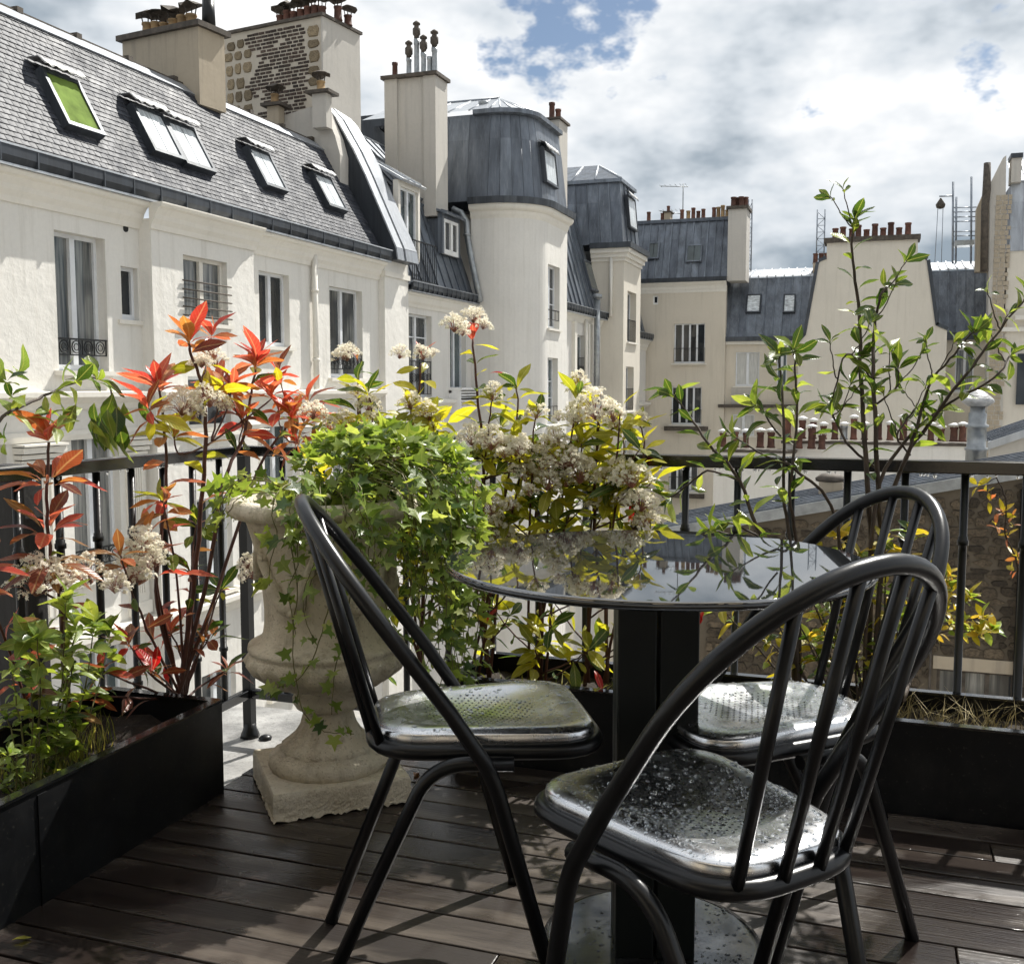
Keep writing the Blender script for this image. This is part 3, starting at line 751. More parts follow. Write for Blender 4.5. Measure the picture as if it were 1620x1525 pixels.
bx0, bx1, bx2 = XA+.1, -11.75, -13.6
ys = [23.42+i*(28.0-23.42)/9 for i in range(10)]
zinc_panels(B_, [(bx0, y, bz0) for y in ys], [(bx1, y, bz1) for y in ys], out=(1, 0, 0))
zinc_panels(B_, [(bx1, y, bz1) for y in ys], [(bx2, y, bz2) for y in ys], out=(1, 0, 1))
put('roof_body', MB().prism([(bx0-.05, 23.42, 3.3), (bx1-.05, 23.42, bz1), (bx2-.05, 23.42, bz2), (-17, 23.42, bz2), (-17, 23.42, 3.3)], (0, 4.58, 0)), M['zinc_dark'], B_)
put('break_roll', MB().tube([(bx1+.03, 23.45, bz1), (bx1+.03, 28, bz1)], .05, 8), M['zinc'], B_)
put('ridge_sheet', MB().slab((bx2, 23.42, bz2+.02), (bx2, 28, bz2+.02), (bx2-1.6, 28, bz2+.3), (bx2-1.6, 23.42, bz2+.3), (0, 0, .04)), M['zinc_pale'], B_)
p = ony(648, 215, 25.2)
def roofB2(px, py):
    a = Vector((bx1, 0, bz1)); u_ = Vector((bx2-bx1, 0, bz2-bz1)).normalized(); n_ = Vector((0, 1, 0)).cross(u_); n_ = n_ if n_.x > 0 else -n_
    d = ray(px, py); t = (a-EYE).dot(n_)/d.dot(n_); return EYE+d*t, u_, n_
p, u_, n_ = roofB2(634, 250); roof_window(B_, p, (0, 1, 0), u_, .8, 1.2, n_, 'glass', False, False)
# dormers
def dormer(th, y0, y1, z0, z1, xf, roofmat, door=False, rl=.5):
    o = put('dormer', MB().box(-12.6, xf-.12, y0-.05, y0, z0, z1), M['zinc'], th); put('dormer_cheek', MB().box(-12.6, xf-.12, y1, y1+.05, z0, z1), M['zinc'], o)
    f_ = Fr((xf, 0, 0), (0, 1, 0), (1, 0, 0))
    fm = MB(); f_.box(fm, y0-.12, y0, z0, z1, -.14, .0); f_.box(fm, y1, y1+.12, z0, z1, -.14, .0); f_.box(fm, y0-.12, y1+.12, z1, z1+.14, -.14, .0); put('dormer_frame', fm, M['trim'] if door else M['zinc'], o)
    n = 4; bot = [(xf+.16, y0-.2+(y1-y0+.4)*k/n, z1+.14) for k in range(n+1)]; top = [(xf-1.3, y, z1+.14+rl) for _, y, _ in bot]
    zinc_panels(o, bot, top, roofmat, out=(0, 0, 1), thick=.06)
    return o, f_
o, f_ = dormer(B_, 23.62, 24.65, 3.95, 5.92, XA-.12, 'zinc_pale', True, .85)
w = window(B_, f_, 23.62, 24.65, 3.95, 5.92, -.10, transoms=(4.6,))
guard(w, Fr((XA+.22, 0, 0), (0, 1, 0), (1, 0, 0)), 23.55, 25.0, 3.66, 4.62, 0, .11)
o, f_ = dormer(B_, 26.35, 27.35, 4.62, 5.55, XA-.12, 'zinc', False, .5)
window(B_, f_, 26.35, 27.35, 4.62, 5.55, -.03, frame='white', fw=.08, mid=.14)
# chimney of B
c = ony(612, 128, 26.2); c_r = ony(690, 128, 26.2)
chB = put('chimney_stack', MB().box(c.x+.02, c_r.x-.35, 26.2, 26.9, 5.6, c.z), M['render_pale'], B_); chB['label'] = 'tall slim grey stack with metal cowls'
put('render_coat', MB().box(c_r.x-.35, c_r.x, 26.14, 26.96, 5.6, c.z), M['render_pale'], chB)
put('render_coat', MB().box(c.x-.05, c.x+.32, 26.14, 26.9, 5.6, c.z-.0), M['render_pale'], chB)
put('chimney_cap', MB().box(c.x-.12, c_r.x+.08, 26.05, 27.0, c.z, c.z+.09), M['rust'], chB)
for (fx, h_, r_, cp) in ((.07, .45, .09, None), (.36, .52, .085, 'cowl'), (.52, 1.0, .085, 'cowl'), (.66, .62, .085, 'cowl'), (.78, .5, .08, None), (.88, .72, .09, 'cowl')):
    xx = c.x+(c_r.x-c.x)*fx; pot(chB, (xx, 26.5, c.z+.09), r_, h_, 'terra' if fx < .1 else 'galv', cp)
# downpipe in the corner
dp = lambda px, py: ony(px, py, 27.85)
downpipe(B_, [dp(716, 331), dp(730, 337), dp(738, 352), dp(739, 372), dp(744, 400), dp(752, 440), dp(760, 478)], .09, 'galv', collars=[dp(739, 372)])
# ---------------------------------------------------------------- C: the round-cornered wing
Cw = thing('apartment_house', 'pale round-cornered wing with tall zinc mansard, its curved wall facing the terrace', 'house', (-10, 29, -14))
XS = -9.15
def path_c(off, y_end=31.4, x_start=-11.0, y0=28.0, rr=1.3, n=14):       # off > 0 is inwards
    cx_, cy_ = XS-rr, y0+rr; r_ = rr-off if rr-off > .05 else .05
    pts = [(x_start, y0+off), (x_start*.66+(cx_)*.34, y0+off), (x_start*.33+cx_*.67, y0+off)]
    for k in range(n+1):
        a = -math.pi/2+math.pi/2*k/n; pts.append((cx_+(rr-off)*math.cos(a), cy_+(rr-off)*math.sin(a)))
    pts += [((XS-off), cy_+(y_end-cy_)*.5), (XS-off, y_end)]
    return pts
zC = ony(800, 338, 28).z; zC2 = ony(800, 322, 28).z; zCt = ony(800, 180, 28.5).z
def ribbon(pa, z0, z1, mb=None, pb=None):
    mb = mb or MB(); pb = pb or pa
    for i in range(len(pa)-1):
        mb.add([(*pa[i], z0), (*pa[i+1], z0), (*pb[i+1], z1), (*pb[i], z1)], [(0, 1, 2, 3)], True)
    return mb
pc = path_c(0, 28.8)
put('wall', ribbon(pc[:-2], -14, zC), M['stucco_shade'], Cw)
FC = Fr((XS, 0, 0), (0, 1, 0), (1, 0, 0))
hC = [(29.42, 30.6, onx(874, 520, XS).z, onx(874, 420, XS).z), (29.40, 30.45, onx(870, 672, XS).z, onx(870, 566, XS).z)]
put('wall', wall_mb(FC, 29.3, 31.4, -14, zC, hC, .25), M['stucco'], Cw)
put('core', MB().box(-14, XS-.5, 29.4, 31.4, -14, zC2), M['stucco_shade'], Cw)
for h in hC:
    w = window(Cw, FC, *h, -.2, pane='glass', sill=.08, transoms=(h[2]*.6+h[3]*.4, h[2]*.35+h[3]*.65))
    guard(w, FC, h[0], h[1], h[2]+.25, h[2]+.55, -.02, .3)
def ring(offs_z, mat, name, y_end=31.4, par=Cw):
    mb = MB()
    for (o0, z0), (o1, z1) in zip(offs_z[:-1], offs_z[1:]): ribbon(path_c(o0, y_end), z0, z1, mb, path_c(o1, y_end))
    return put(name, mb, M[mat], par)
hC_ = zC2-zC
ring([(0, zC-.1), (-.05, zC), (-.07, zC+hC_*.3), (-.16, zC+hC_*.5), (-.2, zC+hC_*.7), (-.2, zC+hC_), (0, zC+hC_)], 'trim', 'cornice')
ring([(-.12, zC2), (-.26, zC2), (-.28, zC2+.18), (-.1, zC2+.2)], 'zinc_dark', 'gutter')
def path_c2(off):       # finer for panels
    return path_c(off, 31.4, -12.4, 28.0, 1.35, 6)
for (z0, o0, z1, o1) in ((zC2+.12, .02, zC2+(zCt-zC2)*.72, .22), (zC2+(zCt-zC2)*.72, .22, zCt, .34)):
    A0, A1 = path_c2(o0), path_c2(o1)
    zinc_panels(Cw, [(*p, z0) for p in A0], [(*p, z1) for p in A1], out=None, battens=False, thick=-.03)
    for i in range(1, len(A0)-1): put('seam', MB().tube([(*A0[i], z0), (*A1[i], z1)], .022, 6), M['zinc'], Cw)
ring([(.30, zCt-.05), (.16, zCt-.02), (.16, zCt+.10), (.3, zCt+.12)], 'zinc', 'roof_edge')
# light hip on top
ap = ony(790, 156, 30.0); apL = ony(690, 176, 30.0)
pt = path_c2(.2); base = [(*p, zCt+.10) for p in pt]
hip = []
for i in range(len(base)-1):
    a, b = base[i], base[i+1]
    ta = Vector((min(a[0]-.0, ap.x), 30.0, ap.z)); tb = Vector((min(b[0], ap.x), 30.0, ap.z))
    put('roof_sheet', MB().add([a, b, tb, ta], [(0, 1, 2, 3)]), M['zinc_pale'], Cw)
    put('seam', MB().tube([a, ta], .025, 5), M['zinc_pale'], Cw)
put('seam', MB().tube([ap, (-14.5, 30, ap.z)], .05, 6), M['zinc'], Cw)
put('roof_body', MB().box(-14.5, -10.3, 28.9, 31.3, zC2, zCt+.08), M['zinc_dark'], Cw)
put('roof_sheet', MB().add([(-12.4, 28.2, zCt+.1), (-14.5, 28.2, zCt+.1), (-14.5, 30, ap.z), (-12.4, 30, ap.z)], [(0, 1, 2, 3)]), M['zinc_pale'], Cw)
v_ = ony(765, 170, 29.2); put('roof_vent', MB().lathe([(.06, 0), (.06, .25), (.16, .36), (.16, .4)], 8, (v_.x, 29.2, v_.z-.25)), M['galv'], Cw)
# side roof window
p0 = onx(859, 290, XS-.16); roof_window(Cw, (XS-.10, 29.15, onx(862, 288, XS).z), (0, 1, 0), (-.11, 0, 1), 1.2, 1.0, (1, 0, .1), 'glass_curtain', True, False)
c = onx(873, 196, -9.6); 
chC = put('chimney_stack', MB().box(-10.05, -9.45, 31.5, 32.4, 4.0, onx(885, 196, -9.6).z), M['render_pale'], Cw)
zt = onx(885, 196, -9.6).z; put('chimney_cap', MB().box(-10.12, -9.38, 31.42, 32.48, zt, zt+.07), M['rust'], chC)
pot(chC, (-9.75, 31.7, zt+.07), .11, .5, 'terra'); pot(chC, (-9.7, 32.2, zt+.07), .11, .42, 'terra')

# ---------------------------------------------------------------- D: recessed house between the two wings
D_ = thing('apartment_house', 'recessed pale house with steep zinc slope and vent pipe, between the two projecting wings', 'house', (XA, 37, -14))
zD = onx(925, 492, XA).z
hD = [(38.9, 40.3, onx(915, 600, XA).z, onx(915, 530, XA).z), (41.3, 42.2, onx(940, 610, XA).z, onx(940, 540, XA).z), (38.9, 40.3, -3.2, -.9), (34.5, 36, 1.0, 3.2), (41.3, 42.2, -3.2, -.9)]
put('wall', wall_mb(FA, 31.4, 42.75, -14, zD-.15, hD, .25), M['stucco_shade'], D_)
for h in hD:
    w = window(D_, FA, *h, -.2, pane='glass', sill=.1); guard(w, FA, h[0], h[1], h[2], h[2]+.85, -.02, .18, True)
put('cornice', profile_bar(FA, 31.4, 42.75, cornice_prof(zD-.12, .4, .26)), M['trim'], D_)
put('string_course', profile_bar(FA, 31.4, 42.75, [(0, .0), (.1, .05), (.3, .15), (.3, .25), (0, .3)]), M['trim'], D_)
for (a, b) in ((38.4, 38.7), (40.4, 40.62), (40.95, 41.15)): put('pilaster', FA.box(MB(), a, b, -14, zD-.5, 0, .14), M['trim'], D_)
gutter(D_, FA, 31.4, 42.75, zD+.05, .02, .36, .26, .35)
ys = [31.4+i*(42.75-31.4)/18 for i in range(19)]; zD1 = onx(905, 345, -12.2).z
zinc_panels(D_, [(XA+.05, y, zD) for y in ys], [(-12.1, y, zD1) for y in ys], out=(1, 0, 0), batten=.06)
zinc_panels(D_, [(-12.1, y, zD1) for y in ys], [(-14.5, y, zD1+1.9) for y in ys], out=(0, 0, 1), batten=.05)
put('roof_body', MB().prism([(XA-.02, 31.4, zD-.2), (-12.15, 31.4, zD1-.05), (-14.5, 31.4, zD1+1.8), (-17, 31.4, zD1+1.8), (-17, 31.4, zD-.2)], (0, 11.3, 0)), M['zinc_dark'], D_)
def roofD(px, py):
    a = Vector((XA+.05, 0, zD)); u_ = (Vector((-12.1, 0, zD1))-a).normalized(); n_ = Vector((0, 1, 0)).cross(u_); n_ = n_ if n_.x > 0 else -n_
    d = ray(px, py); t = (a-EYE).dot(n_)/d.dot(n_); return EYE+d*t, u_, n_
p, u_, n_ = roofD(931, 460); roof_window(D_, p, (0, 1, 0), u_, 1.3, 1.3, n_, 'glass', False, False, 'zinc')
q = onx(945, 474, XA+.35); downpipe(D_, [(XA+.35, q.y, q.z), (XA+.35, q.y, onx(945, 640, XA+.35).z)], .12, 'galv', 'vent_pipe'); put('vent_cap', MB().lathe([(.2, 0), (.2, .12), (.05, .2)], 10, (XA+.35, q.y, q.z+.05)), M['galv'], D_)
downpipe(D_, [onx(927, 505, XA+.12), onx(927, 645, XA+.12)], .07, 'trim')
# ---------------------------------------------------------------- E: second wing
E_ = thing('apartment_house', 'narrow cream wing with tall dark zinc hat-shaped roof, farther along the left side', 'house', (-10.5, 44.4, -14))
YE, XE = 42.75, -10.02
zE = ony(965, 408, YE).z; zE2 = ony(965, 394, YE).z
put('wall', MB().box(-11.4, XE-.45, YE, 46, -14, zE), M['cream2'], E_)
FE = Fr((XE, 0, 0), (0, 1, 0), (1, 0, 0)); 
hE = [(43.45, 45.15, onx(993, 541, XE).z, onx(993, 460, XE).z), (43.3, 44.8, onx(993, 650, XE).z, onx(990, 580, XE).z), (43.3, 44.8, -3, -.8)]
put('wall', wall_mb(FE, YE-.002, 46, -14, zE, hE, .35, .46), M['cream2'], E_)
for h in hE:
    w = window(E_, FE, *h, -.3, pane='glass_dark', sill=.1); guard(w, FE, h[0], h[1], h[2]+.05, h[2]+.95, -.02, .14)
mb = MB(); 
for (o_, z0, z1) in ((.06, zE-.15, zE), (.16, zE, zE+.18), (.26, zE+.18, zE2)): mb.box(-11.4, XE+o_, YE-o_, 46+o_*.5, z0, z1)
put('cornice', mb, M['trim'], E_)
put('gutter', MB().box(-11.4, XE+.36, YE-.36, 46.2, zE2, zE2+.22), M['zinc_dark'], E_)
zE3 = ony(960, 290, YE+.6).z
fx = [XE-.05-(i*2.9/6) for i in range(7)]
zinc_panels(E_, [(x, YE, zE2+.2) for x in fx], [(x-.28*(1 if i == 0 else 1), YE+.5, zE3) for i, x in enumerate(fx)], out=(0, -1, 0), batten=.05, horiz=(.68,))
zinc_panels(E_, [(XE-.05, YE+i*3.2/4, zE2+.2) for i in range(5)], [(XE-.33, YE+.5+i*2.7/4, zE3) for i in range(5)], out=(1, 0, 0), batten=.05, horiz=(.75,))
put('roof_body', MB().box(-13.2, XE-.4, YE+.55, 46, zE2, zE3-.02), M['zinc_dark'], E_)
put('roof_edge', MB().box(-13.4, XE-.22, YE+.38, 46, zE3, zE3+.14), M['zinc'], E_)
ae = ony(947, 262, YE+2.2); tipx = ae.x
b_ = [(-13.4, YE+.4), (-12.4, YE+.4), (-11.4, YE+.4), (XE-.25, YE+.4), (XE-.25, 46)]
for i in range(4):
    a, b = b_[i], b_[i+1]; ta = (min(a[0], tipx), YE+2.2, ae.z); tb = (min(b[0], tipx), YE+2.2, ae.z)
    put('roof_sheet', MB().add([(*a, zE3+.14), (*b, zE3+.14), tb, ta], [(0, 1, 2, 3)]), M['zinc'], E_); put('seam', MB().tube([(*a, zE3+.14), ta], .045, 5), M['zinc_pale'], E_)
roof_window(E_, (XE-.10, 43.7, onx(996, 360, XE).z), (0, 1, 0), (-.1, 0, 1), 1.5, 1.35, (1, 0, .1), 'glass_curtain', True, False)
downpipe(E_, [ony(967, 408, YE-.1), ony(966, 500, YE-.1)], .07, 'trim')
# ---------------------------------------------------------------- F: last house of the left side
F_ = thing('apartment_house', 'far pale house with dark zinc roof in the corner where the left side ends', 'house', (XA, 49, -14))
zF = onx(1025, 540, XA).z; hF = [(49, 50.6, onx(1028, 625, XA).z, onx(1028, 560, XA).z), (47, 48, -.6, 2), (49, 50.6, -3.2, -.9)]
put('wall', wall_mb(FA, 46, 51.9, -14, zF, hF, .25), M['stucco_shade'], F_)
for h in hF: window(F_, FA, *h, -.2, sill=.1)
put('cornice', profile_bar(FA, 46, 51.9, cornice_prof(zF, .5, .3)), M['trim'], F_)
put('string_course', profile_bar(FA, 46, 51.9, [(0, .0), (.1, .05), (.3, .15), (.3, .25), (0, .3)]), M['trim'], F_)
gutter(F_, FA, 46, 51.9, zF+.3, .02, .4, .28, .5)
ys = [46+i*5.9/8 for i in range(9)]; zF1 = onx(1018, 425, -12).z
zinc_panels(F_, [(XA, y, zF+.2) for y in ys], [(-12.3, y, zF1+1.2) for y in ys], out=(1, 0, 0), batten=.06)
put('roof_body', MB().prism([(XA-.05, 46, zF), (-12.35, 46, zF1+1.2), (-15, 46, zF1+1.2), (-15, 46, zF)], (0, 5.85, 0)), M['zinc_dark'], F_)

# ---------------------------------------------------------------- G: cream house facing the terrace at the back
YG = 52.0
FG = Fr((0, YG, 0), (1, 0, 0), (0, -1, 0))
gx = lambda px, py=500, Y=YG: ony(px, py, Y).x
gz = lambda px, py, Y=YG: ony(px, py, Y).z
G = thing('apartment_house', 'cream back house with dark zinc attic and pot row, farther left of the gable', 'house', (-8, YG, -14))
zG = gz(1085, 452)
hG = [(gx(1067), gx(1116), gz(1090, 575), gz(1090, 512)), (gx(1064), gx(1112), gz(1088, 672), gz(1088, 612)), (gx(1062), gx(1108), gz(1085, 778), gz(1085, 720)), (gx(1033), gx(1041), gz(1037, 482), gz(1037, 468))]
put('wall', wall_mb(FG, -13, gx(1148), -14, zG, hG, .2), M['cream'], G)
for h in hG[:3]:
    w = window(G, FG, *h, -.15, pane='glass_dark', leaves=4, mid=.09, sill=.16); guard(w, FG, h[0], h[1], h[2]+.1, h[2]+.75, .02, .22)
window(G, FG, *hG[3], -.08, leaves=1, frame='white', pane='glass_dark')
for h in hG[1:3]: put('ledge', FG.box(MB(), h[0]-.3, h[1]+.35, h[2]-.30, h[2]-.08, 0, .28), M['rust'], G)
put('cornice', profile_bar(FG, -13, gx(1149), cornice_prof(zG+.15, .5, .3)), M['trim'], G)
put('gutter', FG.box(MB(), -13, gx(1150), zG+.16, zG+.36, 0, .36), M['zinc_dark'], G)
zG1 = gz(1080, 352, 52.9); n = 13
bx_ = [gx(1000)+(gx(1150)-gx(1000))*i/n for i in range(n+1)]
zinc_panels(G, [(x, YG-.15, zG+.34) for x in bx_], [(x, YG+.9, zG1) for x in bx_], out=(0, -1, 0), batten=.06, horiz=(.7,))
put('roof_body', MB().prism([(bx_[0], YG-.05, zG), (bx_[0], YG+.95, zG1), (bx_[0], 58, zG1+.4), (bx_[0], 58, zG)], (bx_[-1]-bx_[0], 0, 0)), M['zinc_dark'], G)
put('roof_edge', MB().box(bx_[0], bx_[-1], YG+.8, YG+1.1, zG1, zG1+.16), M['zinc'], G)
nG = Vector((0, -(zG1-zG), 1.05)).normalized()
for (a, b, y0, y1) in ((1022, 1040, 412, 384), (1083, 1108, 417, 388)):
    uG = Vector((0, 1.05, zG1-zG-.34)).normalized(); pz = gz(a, y0, YG+.3); 
    roof_window(G, (gx(a), YG-.15+1.05*(pz-zG-.34)/(zG1-zG-.34), pz), (1, 0, 0), uG, gx(b)-gx(a), gz(a, y1, YG+.5)-pz, nG, 'glass', False, True, 'zinc')
cG = put('chimney_stack', MB().box(gx(1150), gx(1179), YG-.2, YG+1.2, gz(1160, 445), gz(1165, 332)), M['render_pale'], G)
put('chimney_cap', MB().box(gx(1147), gx(1182), YG-.3, YG+1.3, gz(1165, 332), gz(1165, 327)), M['rust'], cG)
for k in range(4): pot(cG, (gx(1156+k*6), YG+.3+.2*(k % 2), gz(1165, 327)), .16, .5, 'terra')
for px_ in (1018, 1040, 1071, 1081, 1089, 1097, 1105, 1122, 1129, 1136, 1143): pot(G, (gx(px_), YG+1.0, zG1+.14), .12, random.uniform(.35, .6), random.choice(('terra', 'terra', 'terra_ochre')))
c4 = put('chimney_stack', MB().box(gx(1043), gx(1053), YG+.9, YG+1.5, zG1, gz(1048, 332)), M['render_chim'], G)
put('chimney_cap', MB().box(gx(1041), gx(1055), YG+.8, YG+1.6, gz(1048, 332), gz(1048, 330)), M['rust'], c4); pot(c4, (gx(1048), YG+1.2, gz(1048, 330)), .1, .3)
ant = thing('antenna', 'television aerial on a thin mast above the left back roof', 'antenna', (gx(1070), YG+1.4, zG1))
put('mast', MB().tube([(gx(1070), YG+1.4, zG1), (gx(1070), YG+1.4, gz(1070, 283))], .03, 5), M['galv'], ant)
for (y_, a, b) in ((287, 1034, 1078), (327, 1033, 1069)):
    mb = MB().tube([(gx(a), YG+1.4, gz(a, y_)), (gx(b), YG+1.4, gz(b, y_+(1 if y_ < 300 else 5)))], .022, 5)
    for k in range(6):
        x = gx(a+(b-a)*k/5.5); mb.tube([(x, YG+1.1, gz(a, y_)), (x, YG+1.7, gz(a, y_))], .012, 4)
    put('boom', mb, M['galv'], ant)
# ---------------------------------------------------------------- H: lower zinc-roofed house left of the gable
H_ = thing('apartment_house', 'cream house with two roof windows in its zinc slope, left beside the gable', 'house', (-5.5, YG, -14))
YH = 52.3; FH = Fr((0, YH, 0), (1, 0, 0), (0, -1, 0)); zH = gz(1200, 540, YH)
hx0, hx1 = gx(1139), gx(1275)
hH = [(gx(1164), gx(1202), gz(1180, 611), gz(1180, 557)), (gx(1160), gx(1196), gz(1180, 690), gz(1180, 656)), (gx(1230), gx(1246), gz(1238, 612), gz(1238, 560))]
put('wall', wall_mb(FH, hx0, hx1, -14, zH, hH, .2), M['cream'], H_)
for h in hH: window(H_, FH, *h, -.12, pane='curtain' if h is not hH[2] else 'glass', sill=.1, mid=.12)
mb = MB(); FH.box(mb, gx(1158), gx(1203), gz(1180, 640), gz(1180, 614), 0, .1); 
for k in range(7): FH.box(mb, gx(1160), gx(1200), gz(1180, 639)+k*.105, gz(1180, 639)+k*.105+.06, .1, .14)
put('louvre_box', mb, M['render_pale'], H_)
put('ledge', FH.box(MB(), hx0, hx1, gz(1180, 645), gz(1180, 640), 0, .4), M['rust'], H_)
put('cornice', FH.box(MB(), hx0, hx1, zH-.15, zH, 0, .15), M['trim'], H_); put('gutter', FH.box(MB(), hx0-.1, hx1, zH, zH+.22, 0, .25), M['zinc_dark'], H_)
zH1 = gz(1200, 440, YH+1.2); n = 12; xs = [hx0+(hx1+.9-hx0)*i/n for i in range(n+1)]
zinc_panels(H_, [(x, YH-.1, zH+.2) for x in xs], [(x, YH+1.2, zH1) for x in xs], out=(0, -1, 0), batten=.05)
put('roof_body', MB().prism([(hx0, YH, zH), (hx0, YH+1.25, zH1), (hx0, 58, zH1+.3), (hx0, 58, zH)], (hx1+.9-hx0, 0, 0)), M['zinc_dark'], H_)
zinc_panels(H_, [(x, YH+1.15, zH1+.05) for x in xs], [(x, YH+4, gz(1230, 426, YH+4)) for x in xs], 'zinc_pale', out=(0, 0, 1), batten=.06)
uH = Vector((0, 1.3, zH1-zH-.2)).normalized(); nH = Vector((0, -(zH1-zH-.2), 1.3)).normalized()
for (a, b) in ((1178, 1202), (1237, 1257)):
    pz = gz(a, 497, YH+.5); roof_window(H_, (gx(a, Y=YH), YH-.1+1.3*(pz-zH-.2)/(zH1-zH-.2), pz), (1, 0, 0), uH, gx(b)-gx(a), 1.0, nH, 'glass_curtain', False, False, 'zinc_dark')
downpipe(H_, [(gx(1142), YH-.1, zH), (gx(1142), YH-.1, -14)], .07, 'galv')
cH = put('chimney_stack', MB().box(gx(1280), gx(1308), 54, 55, zH1, gz(1293, 416, 54)), M['render_chim'], H_)
for k in range(3): pot(cH, (gx(1287+k*9, Y=54), 54.4, gz(1293, 416, 54)), .14, .5)
# ---------------------------------------------------------------- I: the blank gable
I_ = thing('gable_house', 'tall blank cream gable wall with stepped shoulders and a row of pots on top', 'house', (0, 51.2, -14))
YI = 51.0
prof = [(1259, 720), (1259, 543), (1275, 530), (1296, 415), (1308, 410), (1308, 385), (1452, 378), (1452, 405), (1466, 412), (1480, 515), (1491, 523), (1491, 720)]
pts = [ony(x, y, YI) for x, y in prof]; pts[0].z = pts[-1].z = -14
pts[1].x = pts[0].x; pts[-2].x = pts[-1].x
put('wall', MB().prism(pts[::-1], (0, 1.1, 0)), M['cream2'], I_)
def cope(idx, w_=.16):
    for i in idx:
        a, b = pts[i], pts[i+1]; t = Vector((b.x-a.x, 0, b.z-a.z)).normalized(); nn = Vector((-t.z, 0, t.x)); nn = nn if nn.z > 0 or abs(nn.z) < .3 else -nn
        if i in (2, 3): nn = Vector((-abs(nn.x), 0, abs(nn.z)))
        if i in (8, 9): nn = Vector((abs(nn.x), 0, abs(nn.z)))
        put('coping', MB().slab(a+Vector((0, -.06, 0)), b+Vector((0, -.06, 0)), b+Vector((0, 1.2, 0)), a+Vector((0, 1.2, 0)), nn*w_), M['zinc_dark' if w_ < .2 else 'rust'], I_)
cope((1, 2, 3, 7, 8, 9), .15)
put('gable_cap', MB().box(pts[5].x-.12, pts[6].x+.12, YI-.15, YI+1.25, pts[6].z-.02, pts[6].z+.2), M['rust'], I_)
for k, px_ in enumerate((1318, 1330, 1344, 1354, 1367, 1380, 1393, 1405, 1418, 1432)): pot(I_, (gx(px_, Y=YI+.5), YI+.5, pts[6].z+.2), .16, (.5, .55, .45, .6, .38, .62, .42, .65, .4, .6)[k])
# ---------------------------------------------------------------- J: zinc slope right of the gable
J_ = thing('apartment_house', 'house with dark streaked zinc slope, between the blank gable and the right-edge house', 'house', (3, YG, -14))
YJ = 52.3; FJ = Fr((0, YJ, 0), (1, 0, 0), (0, -1, 0)); jx0, jx1 = gx(1468), gx(1572); zJ = gz(1530, 538, YJ)
hJ = [(gx(1515), gx(1545), gz(1530, 620), gz(1530, 552))]
put('wall', wall_mb(FJ, jx0, jx1, -14, zJ, hJ, .25), M['cream'], J_); window(J_, FJ, *hJ[0], -.15, pane='glass', sill=.1)
put('gutter', FJ.box(MB(), jx0, jx1, zJ, zJ+.35, 0, .25), M['zinc_dark'], J_)
zJ1 = gz(1520, 428, YJ+1.2); xs = [jx0-.6+(jx1-jx0+.6)*i/9 for i in range(10)]
zinc_panels(J_, [(x, YJ-.1, zJ+.3) for x in xs], [(x, YJ+1.2, zJ1) for x in xs], out=(0, -1, 0), batten=.05)
put('roof_body', MB().prism([(jx0-.6, YJ, zJ), (jx0-.6, YJ+1.25, zJ1), (jx0-.6, 58, zJ1+.3), (jx0-.6, 58, zJ)], (jx1-jx0+.6, 0, 0)), M['zinc_dark'], J_)
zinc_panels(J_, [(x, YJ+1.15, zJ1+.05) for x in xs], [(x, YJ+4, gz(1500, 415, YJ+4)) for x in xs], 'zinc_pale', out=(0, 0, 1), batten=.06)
# ---------------------------------------------------------------- K: right-hand house
K_ = thing('apartment_house', 'tall house at the right edge with grey rubble party wall and curved zinc attic', 'house', (6, 50, -14))
YK = 50.0; kx = lambda px: gx(px, Y=YK); kz = lambda px, y: gz(px, y, YK)
zk0 = kz(1590, 398)
put('wall', MB().box(kx(1590), kx(1800), YK, 57, -14, zk0), M['cream2'], K_)
put('string_course', MB().box(kx(1585), kx(1800), YK-.15, YK, kz(1590, 525), kz(1590, 518)), M['trim'], K_); put('ledge', MB().box(kx(1605), kx(1800), YK-.3, YK, kz(1590, 507), kz(1590, 500)), M['trim'], K_)
pk = [ony(x, y, YK-.1) for x, y in ((1567, 800), (1567, 290), (1587, 250), (1592, 246), (1594, 800))]
for p in (pk[0], pk[-1]): p.z = -14
put('party_wall', MB().prism(pk, (0, 1.0, 0)), M['render_pale'], K_)
FK = Fr((0, YK-.1, 0), (1, 0, 0), (0, -1, 0)); z = kz(1580, 310)
mbK = MB()
while z > -2:
    u = kx(1568); h_ = random.uniform(.16, .26)
    while u < kx(1592)-.1:
        w_ = random.uniform(.16, .3); FK.box(mbK, u, min(u+w_-.03, kx(1593)), z-h_+.03, z, 0, random.uniform(.01, .05)); u += w_
    z -= h_
tag(put('rubble', mbK, M['render_chim'], K_), kind='stuff')
put('chimney_cap', MB().box(kx(1588), kx(1607), YK-.2, YK+1, kz(1590, 252), kz(1590, 245)), M['zinc_dark'], K_); put('parapet', MB().box(kx(1590), kx(1606), YK-.1, YK+.9, kz(1590, 290), kz(1590, 252)), M['render_pale'], K_)
xs = [kx(1592)+(kx(1800)-kx(1592))*i/9 for i in range(10)]
zinc_panels(K_, [(x, YK-.05, zk0) for x in xs], [(x, YK+.35, kz(1600, 285)) for x in xs], 'zinc_pale', out=(0, -1, 0), batten=.06, horiz=(.33, .7))
zinc_panels(K_, [(x, YK+.2, kz(1600, 284)) for x in xs], [(x, YK+2.2, kz(1600, 262)+.6) for x in xs], 'zinc_pale', out=(0, 0, 1), batten=.06)
put('roof_body', MB().box(kx(1594), kx(1800), YK+.5, 57, zk0, kz(1600, 287)), M['zinc_dark'], K_)
